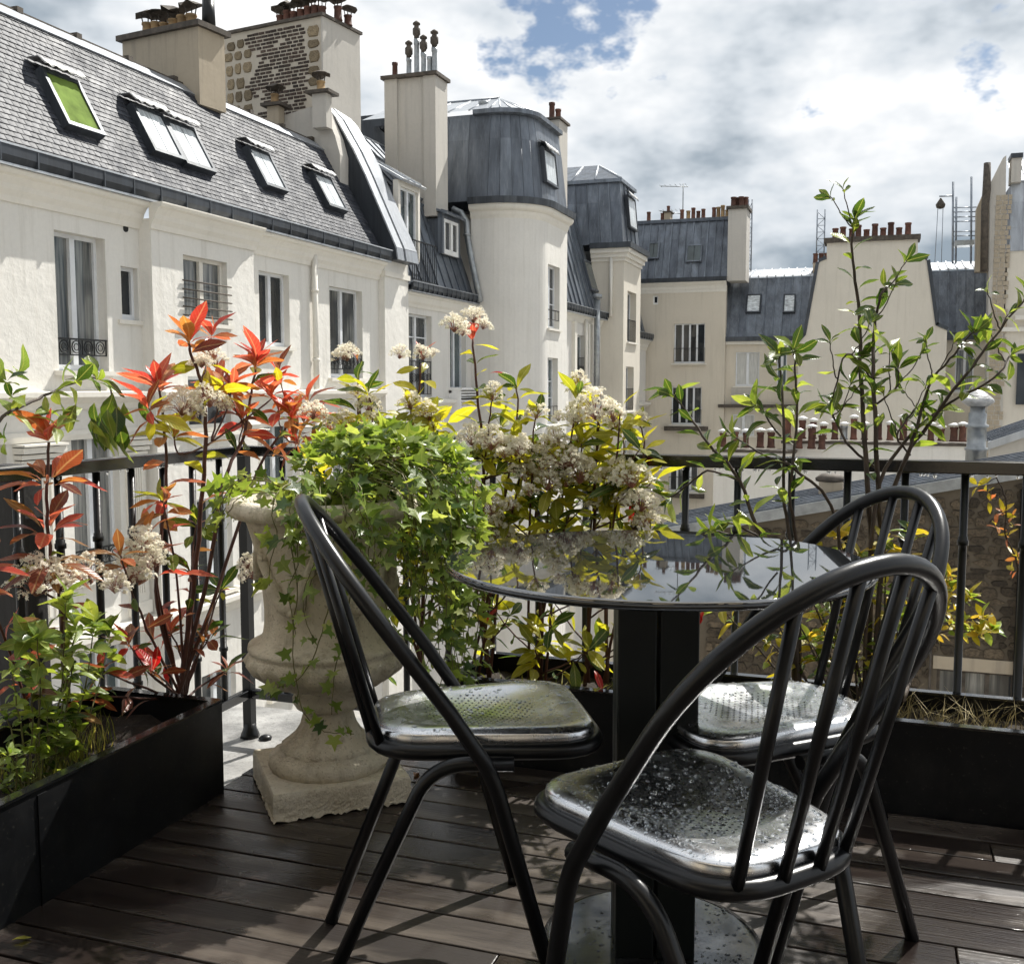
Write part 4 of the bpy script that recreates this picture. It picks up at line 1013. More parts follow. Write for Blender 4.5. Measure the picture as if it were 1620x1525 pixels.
put('flue', MB().tube([ony(1557, 430, 49.7), ony(1558, 330, 49.7), ony(1561, 300, 49.7), ony(1562, 258, 49.7)], [.16, .15, .17, .14], 8), M['rust'], K_)
put('side_wall', MB().prism([ony(1543, 430, 50.3), ony(1545, 330, 50.3), ony(1556, 305, 50.3), ony(1570, 300, 50.3), ony(1570, 430, 50.3)], (0, .6, 0)), M['render_chim'], K_)
put('window', FK.box(MB(), kx(1612), kx(1640), kz(1600, 640), kz(1600, 560), 0.02, .06), M['glass_dark'], K_)
# ---------------------------------------------------------------- masts and scaffold
def mast(name, label, px_, y0, y1, Y, w_=.36, grp=None):
    t = thing(name, label, 'mast', (gx(px_, Y=Y), Y, gz(px_, y0, Y)), grp); x = gx(px_, Y=Y); z0, z1 = gz(px_, y0, Y), gz(px_, y1, Y)
    for s in (-1, 1): put('upright', MB().tube([(x+s*w_/2, Y, z0), (x+s*w_/2, Y, z1)], .035, 5), M['scaf'], t)
    mb = MB(); k = 0; z = z0
    while z < z1-.3: 
        s = 1 if k % 2 else -1; mb.tube([(x-s*w_/2, Y, z), (x+s*w_/2, Y, min(z+.34, z1))], .02, 4); mb.tube([(x-w_/2, Y, z), (x+w_/2, Y, z)], .02, 4); z += .34; k += 1
    put('lattice', mb, M['scaf'], t)
mast('lattice_mast', 'thin lattice mast rising behind the chimney of the left back roof', 1184, 430, 316, 54, .16)
mast('lattice_mast', 'lattice mast with rungs rising left of the blank gable', 1295, 410, 332, 57, .38)
sc_ = thing('scaffold', 'grey tube scaffold with pulley on the roof beside the right-hand house', 'scaffold', (gx(1520, Y=54), 54, gz(1520, 415, 54)))
for (px_, y0, y1) in ((1507, 418, 288), (1512, 418, 312), (1536, 418, 280)):
    put('upright', MB().tube([ony(px_, y0, 54), ony(px_+1, y1, 54)], .05, 5), M['scaf'], sc_)
for y_ in (329, 336, 344, 351, 367, 374): put('ledger', MB().tube([ony(1507, y_, 54), ony(1545, y_-1, 54)], .028, 5), M['scaf'], sc_)
put('platform', MB().box(gx(1505, Y=54), gx(1536, Y=54), 53.6, 54.5, gz(1520, 390, 54), gz(1520, 382, 54)), M['galv'], sc_)
put('pulley_arm', MB().tube([ony(1508, 310, 54), ony(1486, 311, 54)], .04, 5), M['scaf'], sc_)
put('pulley', MB().lathe([(.03, .3), (.22, 0), (.18, -.15), (.05, -.2)], 8, ony(1488, 324, 54)), M['rust'], sc_)
for d_ in (-4, 4): put('rope', MB().tube([ony(1488+d_, 326, 54), ony(1486+d_*1.3-2, 416, 54)], .02, 4), M['scaf'], sc_)

# ---------------------------------------------------------------- L: white parapet with chimney pots
L_ = thing('chimney_wall', 'low white wall carrying a long row of terracotta pots with white caps, behind the railing', 'wall', (1, 31, -14))
YL = 31.0; lx = lambda px: gx(px, Y=YL); lz = lambda px, y: gz(px, y, YL)
for (a, b, yt, dy) in ((1133, 1262, 715, 0), (1240, 1560, 703, .6)):
    put('wall', MB().box(lx(a), lx(b), YL+dy, YL+dy+.7, -14, lz(a, yt)), M['stucco_shade'], L_)
    put('coping', MB().box(lx(a)-.04, lx(b)+.04, YL+dy-.06, YL+dy+.76, lz(a, yt), lz(a, yt)+.08), M['rust'], L_)
for px_, h_ in ((1144, .40), (1164, .45), (1182, .42), (1205, .44), (1222, .44), (1268, .42), (1288, .52), (1305, .40)): 
    pot(L_, (lx(px_), YL+.3+random.uniform(-.1, .2), lz(1200, 714)+.08), random.uniform(.10, .125), (h_+.06)*random.uniform(.85, 1.1), 'terra', 'hat')
for px_, h_ in ((1246, .7), (1270, .62), (1288, .60), (1305, .42), (1324, .62), (1339, .48), (1355, .66), (1373, .42), (1396, .62), (1415, .5), (1437, .68), (1455, .42), (1482, .45), (1500, .4), (1520, .42), (1534, .45)): 
    pot(L_, (lx(px_), YL+.9+random.uniform(-.1, .2), lz(1300, 702)+.08), random.uniform(.10, .125), h_*random.uniform(.8, 1.0), 'terra' if px_ not in (1339, 1455) else 'galv', 'hat')
# ---------------------------------------------------------------- M: low building with zinc lean-to roof and rubble wall
Mb = thing('low_building', 'low outbuilding with zinc lean-to roof and brown rubble wall beyond the railing', 'house', (2, 16, -14))
YM = 17.0
FM = Fr((0, YM, 0), (1, 0, 0), (0, -1, 0))
mx_ = lambda px, py=800: ony(px, py, YM).x
mz_ = lambda px, py: ony(px, py, YM).z
uA, uB = mx_(1050), mx_(1760)
zA, zB = mz_(1050, 848), mz_(1620, 752); slope_m = (zB-zA)/(mx_(1620)-uA); topz = lambda u: zA+(u-uA)*slope_m
wl, wr, wt, wb = mx_(1482, 1060), mx_(1607, 1060), mz_(1545, 1062), mz_(1545, 1190)
wall_o = put('wall', wall_mb(FM, uA, uB, -14, zA-.02, [(wl, wr, wb, wt)], .18), M['dark_mortar'], Mb)
put('gable_wall', MB().prism([FM.P(uA, zA-.02), FM.P(uB, zA-.02), FM.P(uB, topz(uB)-.02)], (0, .45, 0)), M['dark_mortar'], Mb)
window(Mb, FM, wl, wr, wb, wt, -.1, pane='glass_dark', leaves=3, mid=.06, fw=.05, frame='rust')
put('lintel', FM.box(MB(), wl-.06, wr+.06, wt, wt+.20, -.02, .03), M['render_chim'], Mb)
put('corner_pipe', MB().tube([FM.P(wl-.1, -5, .06), FM.P(wl-.1, wt+.5, .06)], .02, 6), M['rust'], Mb)
ub_ = mx_(1618); put('downpipe', MB().tube([FM.P(ub_, -6, .1), FM.P(ub_, topz(ub_)-.2, .1)], .045, 8), M['iron'], Mb)
allst = []; z = topz(uB); zmin = mz_(1540, 1110)
while z > zmin:
    h_ = random.uniform(.08, .17); u = mx_(1120)
    while u < mx_(1632):
        w_ = random.uniform(.12, .34); zc_ = z-h_/2
        if not (wl-.12 < u+w_/2 < wr+.12 and zc_ < wt+.22) and z < topz(u)-.06: allst.append((u+w_/2, zc_+random.uniform(-.015, .015), w_*.98, h_*1.0))
        u += w_+.006
    z -= h_+.004
allst.sort(key=lambda q: 0 if q[0] > mx_(1430) else (1 if mx_(1160) < q[0] < mx_(1240) else 2)); rest = MB()
for i, q in enumerate(allst):
    if i < 300: put_stone(wall_o, FM, q[0], q[1], q[2], q[3], .05, wstones)
    else:
        me_ = random.choice(wstones); rest.add([FM.P(q[0]+v.co.x*q[2], q[1]+v.co.z*q[3], v.co.y*.045) for v in me_.vertices], [tuple(p.vertices) for p in me_.polygons])
if rest.v: tag(put('stones', rest, M['wallstone'], wall_o), kind='stuff')
TP = lambda u, y, dz=0.: Vector((u, y, topz(u)+dz))
put('verge_board', MB().slab(TP(uA-.1, YM-.10, -.03), TP(uB, YM-.10, -.03), TP(uB, YM-.10, .14), TP(uA-.1, YM-.10, .14), (0, .08, 0)), M['galv'], Mb)
n = 9; ysm = [YM-.02+2.6*i/n for i in range(n+1)]
for a, b in zip(ysm[:-1], ysm[1:]):
    put('zinc_panel', MB().slab(TP(uA-.1, a+.006, .10), TP(uB, a+.006, .10), TP(uB, b-.006, .10), TP(uA-.1, b-.006, .10), (0, 0, .03)), M['zinc'], Mb)
    put('batten', MB().slab(TP(uA-.1, a-.02, .10), TP(uB, a-.02, .10), TP(uB, a+.02, .10), TP(uA-.1, a+.02, .10), (0, 0, .075)), M['zinc'], Mb)
put('roof_body', MB().prism([TP(uA, YM+.46, -.0), TP(uB, YM+.46, -.0), Vector((uB, YM+.46, -14)), Vector((uA, YM+.46, -14))], (0, 2.1, 0)), M['render_pale'], Mb)
# upper lean-to at the right edge, flue
Y2 = 21.0; x2 = ony(1566, 720, Y2).x; xe = ony(1780, 720, Y2).x; za, zb = ony(1566, 708, Y2).z, ony(1620, 690, Y2).z; sl2 = (zb-za)/(ony(1620, 700, Y2).x-x2); T2 = lambda u, y, dz=0.: Vector((u, y, za+(u-x2)*sl2+dz))
put('upper_wall', MB().prism([T2(x2, Y2), T2(xe, Y2), Vector((xe, Y2, -8)), Vector((x2, Y2, -8))], (0, .3, 0)), M['render_pale'], Mb)
put('verge_board', MB().slab(T2(x2-.05, Y2-.08, -.02), T2(xe, Y2-.08, -.02), T2(xe, Y2-.08, .12), T2(x2-.05, Y2-.08, .12), (0, .07, 0)), M['zinc_pale'], Mb)
for k in range(8):
    a, b = Y2+.3*k, Y2+.3*(k+1); put('zinc_panel', MB().slab(T2(x2, a+.006, .08), T2(xe, a+.006, .08), T2(xe, b-.006, .08), T2(x2, b-.006, .08), (0, 0, .03)), M['zinc'], Mb); put('batten', MB().slab(T2(x2, a-.02, .08), T2(xe, a-.02, .08), T2(xe, a+.02, .08), T2(x2, a+.02, .08), (0, 0, .075)), M['zinc'], Mb)
q = ony(1543, 745, 19.8)
fl = put('flue', MB().lathe([(.17, -.6), (.17, .35), (.19, .36), (.19, .40), (.16, .41), (.155, .75), (.19, .76), (.19, .80), (.145, .82), (.145, 1.0), (.12, 1.02), (.12, 1.12)], 14, q), M['galv'], Mb)
put('flue_cap', MB().lathe([(.16, 1.12), (.27, 1.20), (.24, 1.26), (.12, 1.36), (.02, 1.42)], 14, q), M['lead'], fl)
zM = mz_(1313, 790); q2 = ony(1313, 790, 18.0)
put('chimney_stack', MB().box(q2.x-.18, q2.x+.2, q2.y-.1, q2.y+.3, zM-1.0, ony(1313, 762, 18.0).z), M['render_chim'], Mb); put('stack_top', MB().lathe([(.24, 0), (.25, .05), (.16, .12), (.03, .14)], 10, (q2.x, q2.y+.1, ony(1313, 762, 18.0).z)), M['rust'], Mb)
# ---------------------------------------------------------------- terrace: ledge, deck, railing, planters
ZL = -.16
RX, RY, RT_ = -2.02, 3.03, .852            # railing corner and height
mb = MB().box(-2.32, 4, 2.62, 3.34, ZL-.3, ZL); mb.box(-2.32, -1.60, -2.5, 2.62, ZL-.3, ZL)
struct('terrace_ledge', mb, M['concrete'])
struct('terrace_slab', MB().box(-1.60, 4, -2.5, 2.62, ZL-.3, ZL-.02), M['concrete'])
deck = struct('deck', MB().box(-1.58, 3.9, -2.4, 2.60, ZL-.015, -.035), M['timber'])
pitch, gap = .1028, .006
y = 2.668
row = 0
while y > -2.4:
    xs = [-1.602+random.uniform(-.006, .004)]
    off = random.uniform(.4, 2.0)
    while xs[-1]+off < 3.6: xs.append(xs[-1]+off); off = random.uniform(1.4, 2.4)
    xs.append(3.9)
    for a, b in zip(xs[:-1], xs[1:]):
        dz = random.uniform(-.0012, .0012)
        me = MB().box(a+.0015-(a+b)/2, b-.0015-(a+b)/2, -(pitch-gap)/2, (pitch-gap)/2, -.028, 0)
        o = put('plank', me, M['deck'], deck, bevel=.0022); o.location = ((a+b)/2, y-pitch/2, dz)
    y -= pitch; row += 1

rail = thing('railing', 'black iron railing with round balusters along two sides of the terrace', 'railing', (RX, RY, ZL))
def bar(name, pts, par=rail): return put(name, pts, M['wet_iron'], par, bevel=.003)
bar('top_rail', MB().box(RX-.026, RX+.026, -1.2, RY+.026, RT_-.034, RT_)); bar('top_rail', MB().box(RX+.026, 2.6, RY-.026, RY+.026, RT_-.034, RT_))
bar('bottom_rail', MB().box(RX-.012, RX+.012, -1.2, RY-.016, -.02, .012)); bar('bottom_rail', MB().box(RX+.016, 2.6, RY-.012, RY+.012, -.02, .012))
mb = MB().box(RX-.016, RX+.016, RY-.016, RY+.016, ZL, RT_-.034); mb.lathe([(.034, 0), (.032, .012), (.024, .03), (.02, .05)], 8, (RX, RY, ZL)); put('corner_post', mb, M['iron'], rail)
put('foot_plate', MB().lathe([(.022, 0), (.024, .006), (.015, .014), (.006, .017)], 7, (RX+.065, RY-.005, ZL)), M['iron'], rail)
bal = MB().lathe([(.0108, -.0), (.0108, .17), (.0108, .172), (.0145, .173), (.0145, .185), (.0108, .186), (.0108, .60), (.0108, .618), (.0150, .619), (.0150, .632), (.0125, .634), (.0125, .642), (.0105, .643), (.0105, .81)], 10, (0, 0, .006)).mesh('baluster'); bal.materials.append(M['iron'])
k = 1
while RY-.142*k > -1.1: o = put('baluster', bal, None, rail); o.location = (RX, RY-.142*k, 0); k += 1
k = 1
while RX+.15*k < 2.5: o = put('baluster', bal, None, rail); o.location = (RX+.15*k, RY, 0); k += 1
for s_ in (-.9, .9, 2.3):
    put('brace', MB().tube([(s_, RY, ZL), (s_, RY, .0)], .014, 8), M['iron'], rail)
# water drops along the rail
drops = MB()
for _ in range(150):
    x = random.uniform(-1.9, 1.2); 
    if random.random() < .25: c = (RX+random.uniform(-.024, .024), random.uniform(1.4, 2.9), RT_-.036)
    else: c = (x, RY+random.uniform(-.024, 0), RT_-.036)
    r_ = random.uniform(.0025, .0055); drops.lathe([(r_*.6, 0), (r_, -r_*.8), (r_*.7, -r_*1.7), (r_*.1, -r_*2.1)], 6, c)
tag(put('water_drops', drops, M['water'], rail), kind='stuff')
post = thing('timber_post', 'dark weathered timber post behind the railing at the left edge', 'post', (-2.13, 2.16, ZL))
a, b = onx(38, 735, -2.085), onx(74, 1145, -2.085)
put('post', MB().hexa([(-2.20, b.y-.04, ZL), (-2.085, b.y-.04, ZL), (-2.085, b.y+.03, ZL), (-2.20, b.y+.03, ZL), (-2.20, a.y-.01, .845), (-2.085, a.y-.01, .845), (-2.085, a.y+.06, .845), (-2.20, a.y+.06, .845)]), M['timber'], post, bevel=.004)

def planter(name, label, x0, x1, y0, y1, z1, soil):
    t = thing(name, label, 'planter', ((x0+x1)/2, (y0+y1)/2, ZL)); w_ = .012
    for nm_, bx_ in (('front_panel', (x0, x1, y0, y0+w_)), ('back_panel', (x0, x1, y1-w_, y1)), ('end_panel', (x0, x0+w_, y0+w_, y1-w_)), ('end_panel', (x1-w_, x1, y0+w_, y1-w_))):
        put(nm_, MB().box(*bx_, ZL, z1), M['planter'], t)
    for k_ in range(1, int((x1-x0)/.9)+1 if x1-x0 > 1 else 1): put('joint_strip', MB().box(x0+.9*k_-.012, x0+.9*k_+.012, y0-.003, y0, ZL, z1-.01), M['planter'], t)
    for k_ in range(1, int((y1-y0)/.62)+1 if y1-y0 > 1 else 1): put('joint_strip', MB().box(x1, x1+.003, y1-.62*k_-.012, y1-.62*k_+.012, ZL, z1-.01), M['planter'], t)
    rim = MB(); rr = .024
    rim.box(x0-.003, x1+.003, y0-.003, y0+rr, z1, z1+.006); rim.box(x0-.003, x1+.003, y1-rr, y1+.003, z1, z1+.006)
    rim.box(x0-.003, x0+rr, y0+rr, y1-rr, z1, z1+.006); rim.box(x1-rr, x1+.003, y0+rr, y1-rr, z1, z1+.006)
    put('rim', rim, M['wet_iron'], t)
    sm = MB(); nx, ny = max(2, int((x1-x0)/.05)), max(2, int((y1-y0)/.05)); V = []; F = []
    for i in range(nx+1):
        for j in range(ny+1): V.append((x0+w_+(x1-x0-2*w_)*i/nx, y0+w_+(y1-y0-2*w_)*j/ny, soil+random.uniform(-.015, .02)))
    for i in range(nx):
        for j in range(ny): F.append((i*(ny+1)+j, (i+1)*(ny+1)+j, (i+1)*(ny+1)+j+1, i*(ny+1)+j+1))
    sm.add(V, F, True); tag(put('soil', sm, M['soil'], t), kind='stuff')
    return t
P1 = planter('planter', 'long black metal planter box along the left railing', -1.955, -1.576, .35, 2.24, .24, .17)
P2 = planter('planter', 'long black metal planter box along the far railing behind the table', -1.12, 1.7, 2.68, 2.985, .225, .165)

# ---------------------------------------------------------------- urn
UC = (-1.325, 2.345)
_US = .96
urn = thing('urn', 'pale cast-stone garden urn with square plinth, overgrown by ivy', 'urn', (*UC, 0))
h_ = .172
def rough_plinth():
    mb = MB(); n = 44; V = []; F = []
    ring_ = []
    for s_ in range(4):
        for k in range(n):
            t_ = -1+2*k/n; ring_.append({0: (t_, -1), 1: (1, t_), 2: (-t_, 1), 3: (-1, -t_)}[s_])
    m_ = len(ring_); lev = [(1.01, .0), (1.005, .006), (1.0, .012), (1.0, .018), (1.0, .024), (1.0, .030), (1.0, .036), (1.0, .042), (1.0, .048), (1.0, .054), (1.0, .060), (.995, .066), (.98, .072)]
    for sc_, z in lev:
        for (x, y) in ring_:
            j = random.uniform(-1, 1)*max(.0005, .0024*(1-z/.06))
            V.append((x*h_*sc_+j, y*h_*sc_+j, z+(random.uniform(0, .008) if z < .01 else 0)))
    for i in range(len(lev)-1):
        for k in range(m_): F.append((i*m_+k, i*m_+(k+1) % m_, (i+1)*m_+(k+1) % m_, (i+1)*m_+k))
    F.append(tuple((len(lev)-1)*m_+k for k in range(m_))); mb.add(V, F); return mb
pl_ = put('plinth', rough_plinth(), M['urn'], urn, local=True); pl_.rotation_euler = (0, 0, R(-45-4))
foot = [(.152, .070), (.158, .085), (.155, .10), (.148, .108), (.125, .118), (.122, .124), (.108, .135), (.085, .155), (.070, .18), (.062, .21), (.060, .222)]
foot = [(r_*_US, z_) for r_, z_ in foot]
put('foot', MB().lathe(foot, 64, lobes=lambda i, z, a: .085*abs(math.sin(a*8)) if 5 <= i <= 9 else (.03*abs(math.sin(a*12)) if i < 4 else 0)), M['urn'], urn, local=True)
knob = [(.060, .222), (.085, .226), (.094, .24), (.094, .252), (.082, .262), (.072, .268), (.072, .274)]
knob = [(r_*_US, z_) for r_, z_ in knob]
put('collar', MB().lathe(knob, 48), M['urn'], urn, local=True)
bowl = [(.072, .274), (.10, .282), (.15, .297), (.19, .328), (.207, .356), (.208, .372), (.202, .380), (.209, .386), (.207, .396), (.195, .402), (.176, .412), (.168, .424), (.164, .45), (.163, .49), (.168, .55), (.178, .61), (.191, .665), (.203, .705), (.210, .722)]
bowl = [(r_*_US, z_) for r_, z_ in bowl]
put('bowl', MB().lathe(bowl, 96, lobes=lambda i, z, a: (.075*abs(math.sin(a*9)) if 2 <= i <= 4 else 0)), M['urn'], urn, local=True)
lip = [(.214, .722), (.240, .726), (.252, .738), (.254, .752), (.246, .766), (.232, .772), (.215, .770), (.20, .75), (.19, .72)]
lip = [(r_*_US, z_) for r_, z_ in lip]
put('lip', MB().lathe(lip, 96, cap=False, lobes=lambda i, z, a: .012*math.sin(a*26) if i in (2, 3, 4) else 0), M['urn'], urn, local=True)
put('soil', MB().lathe([(.195, .735), (.1, .75), (.01, .755)], 24), M['soil'], urn, local=True)
# relief swag on the bowl
cd_ = math.atan2(-UC[1], -UC[0])
for k in range(3):
    a0 = cd_+R(-62)+k*R(62); sw_ = MB(); pts = []
    for i in range(13):
        t_ = i/12; a = a0+t_*R(56); z = .66-.15*math.sin(math.pi*t_); rr = (.168+.12*(z-.5))*_US+.003; pts.append((rr*math.cos(a), rr*math.sin(a), z))
    sw_.tube(pts, [.010+.010*math.sin(math.pi*i/12)+.004*math.sin(i*2.6) for i in range(13)], 8)
    for i in range(26):
        p = Vector(random.choice(pts[1:12]))+Vector((random.uniform(-.012, .012), random.uniform(-.012, .012), random.uniform(-.018, .018))); q_ = random.uniform(.5, .9); sw_.lathe([(.004*q_, -.012*q_), (.012*q_, -.004*q_), (.010*q_, .008*q_), (.002*q_, .014*q_)], 6, p)
    for i in range(5): sw_.tube([(pts[0][0], pts[0][1], .66+.01*i), (pts[0][0]*1.02, pts[0][1]*1.02, .64-.016*i)], .012, 6)
    put('swag', sw_, M['urn'], urn, local=True)

# ---------------------------------------------------------------- unseen dark house wall, added behind the viewer to cut sky fill light
fill_block = thing('apartment_house', 'unseen dark wall with glazed doors, added behind the terrace to block sky light', 'house', (1, -2.6, -14))
FHm = Fr((0, -2.5, 0), (-1, 0, 0), (0, 1, 0))
hh = [(-3.4, -1.2, -.1, 2.3), (-.4, 1.8, -.1, 2.3)]
put('wall', wall_mb(FHm, -6, 4, -14, 6.5, hh, .2), M['render_chim'], fill_block)
for h in hh: window(fill_block, FHm, *h, -.15, pane='glass_dark', frame='iron')
put('added_overhang', MB().box(-4, 6, -2.5, -1.5, 2.75, 2.9), M['zinc_dark'], fill_block)  # overhang of the added wall, likewise unseen
# ---------------------------------------------------------------- table
TC = (-.373, 1.868)
tab = thing('table', 'round bistro table with mirror-dark top on a black pedestal', 'table', (*TC, 0))
TR, TZ = .384, .737
put('tabletop', MB().lathe([(TR-.004, TZ-.010), (TR, TZ-.007), (TR, TZ-.002), (TR-.003, TZ)], 128), M['tabletop'], tab, local=True)
put('top_rim', MB().lathe([(TR-.02, TZ-.018), (TR-.004, TZ-.016), (TR+.0015, TZ-.011), (TR+.0015, TZ-.006), (TR-.02, TZ-.0065)], 128, cap=False), M['wet_iron'], tab, local=True)
put('top_plate', MB().lathe([(.13, TZ-.03), (.13, TZ-.0185)], 32), M['pedestal'], tab, local=True)
for (a, b) in ((-1, -1), (1, -1), (1, 1), (-1, 1)):
    o = put('post', MB().box(-.0345, .0345, -.0345, .0345, .012, TZ-.03), M['pedestal'], tab, local=True, bevel=.003)
    v = Matrix.Rotation(R(17), 2) @ Vector((a*.0375, b*.0375)); o.location = (v.x, v.y, 0); o.rotation_euler = (0, 0, R(17))
bs = put('base', MB().lathe([(.205, 0), (.207, .004), (.205, .010), (.19, .0125)], 64), M['base_steel'], tab, local=True)
def droplets(n, fn, rmin, rmax):
    mb = MB()
    for _ in range(n):
        q = fn()
        if q is None: continue
        r_ = rmin+(rmax-rmin)*random.random()**3.5; h = r_*random.uniform(.35, .6); st = random.uniform(.7, 1.5); a0 = random.uniform(0, 6.28); V = []
        m_ = 7
        for (s_, z) in ((1, 0), (.82, h*.6), (.42, h*.95)):
            for k in range(m_):
                a = 2*math.pi*k/m_; x, y = r_*s_*math.cos(a)*st, r_*s_*math.sin(a); V.append((q[0]+x*math.cos(a0)-y*math.sin(a0), q[1]+x*math.sin(a0)+y*math.cos(a0), q[2]+z))
        V.append((q[0], q[1], q[2]+h))
        mb.add(V, [(i*m_+k, i*m_+(k+1) % m_, (i+1)*m_+(k+1) % m_, (i+1)*m_+k) for i in range(2) for k in range(m_)]+[(2*m_+k, 2*m_+(k+1) % m_, 3*m_) for k in range(m_)], True)
    return mb
def on_base():
    a, r_ = random.uniform(0, 6.28), .19*math.sqrt(random.random()); return (r_*math.cos(a), r_*math.sin(a), .0126)
tag(put('water_drops', droplets(500, on_base, .0012, .0045), M['water'], bs, local=True), kind='stuff')

# ---------------------------------------------------------------- chairs
TUBE = .0131
XC, WC, XT, ZT, S0_ = -.017, .2256, -.320, .845, .50
XF, WF, XRr, WR, XBb, WB_ = .105, .212, -.282, .105, -.105, .168
SEATZ = .452
def _outline():
    c = [(.195, .178, .075), (-.192, .118, .085)]; pts = []
    P = [(.195, -.178), (.195, .178), (-.195, .122), (-.195, -.122)]; RR = [.085, .085, .10, .10]
    for i in range(4):
        p, a, b = Vector(P[i]), Vector(P[i-1]), Vector(P[(i+1) % 4])
        da, db = (a-p).normalized(), (b-p).normalized(); half = da.angle(db)/2; t = RR[i]/math.tan(half)
        A_, B_2 = p+da*t, p+db*t
        for k in range(13): u = k/12; pts.append(A_*(1-u)**2+p*2*u*(1-u)+B_2*u*u)
    ang = sorted((math.atan2(q.y, q.x), q.length) for q in pts); return ang
_OUT = _outline()
def seat_r(a):                                   # outline of the seat pan in polar form
    a = (a+math.pi) % (2*math.pi)-math.pi
    L_ = [(_OUT[-1][0]-2*math.pi, _OUT[-1][1])]+_OUT+[(_OUT[0][0]+2*math.pi, _OUT[0][1])]
    for (a0, r0), (a1, r1) in zip(L_[:-1], L_[1:]):
        if a0 <= a <= a1:
            if a1-a0 < 1e-6: return r0
            p0, p1 = Vector((r0*math.cos(a0), r0*math.sin(a0))), Vector((r1*math.cos(a1), r1*math.sin(a1))); d = p1-p0; n_ = Vector((-d.y, d.x))
            return p0.dot(n_)/(math.cos(a)*n_.x+math.sin(a)*n_.y)
    return .19
def seat_z(q, a):                                # dish profile, q 0..1 from centre to rim
    d = -.016*(1-min(1, q/.78)**2)
    return SEATZ+.004+d-(.007*max(0, (q-.86)/.14)**2)
def smooth_path(pts, n=6):
    P = [Vector(p) for p in pts]; out = []
    for i in range(len(P)-1):
        p0, p1, p2, p3 = P[max(i-1, 0)], P[i], P[i+1], P[min(i+2, len(P)-1)]
        for k in range(n):
            t = k/n; out.append(.5*((2*p1)+(p2-p0)*t+(2*p0-5*p1+4*p2-p3)*t*t+(3*p1-p0-3*p2+p3)*t**3))
    return out+[P[-1]]
def fillet(pts, r, n=6):
    P = [Vector(p) for p in pts]; out = [P[0]]
    for i in range(1, len(P)-1):
        a, b = (P[i-1]-P[i]), (P[i+1]-P[i]); rr = min(r, a.length*.48, b.length*.48); A_, B_2 = P[i]+a.normalized()*rr, P[i]+b.normalized()*rr
        for k in range(n+1): t = k/n; out.append(A_*(1-t)**2+P[i]*2*t*(1-t)+B_2*t*t)
    return out+[P[-1]]
def hoop_pts():
    half = []
    S = [S0_*k/5 for k in range(6)]+[S0_+(1-S0_)*math.sin(math.pi/2*k/14) for k in range(1, 15)]
    for s in S:
        w_ = WC-.012*s if s <= S0_ else (WC-.012*s)*math.sqrt(max(0, 1-((s-S0_)/(1-S0_))**2))
        half.append((XC+(XT-XC)*s, w_, .43+(ZT-.43)*s))
    return half
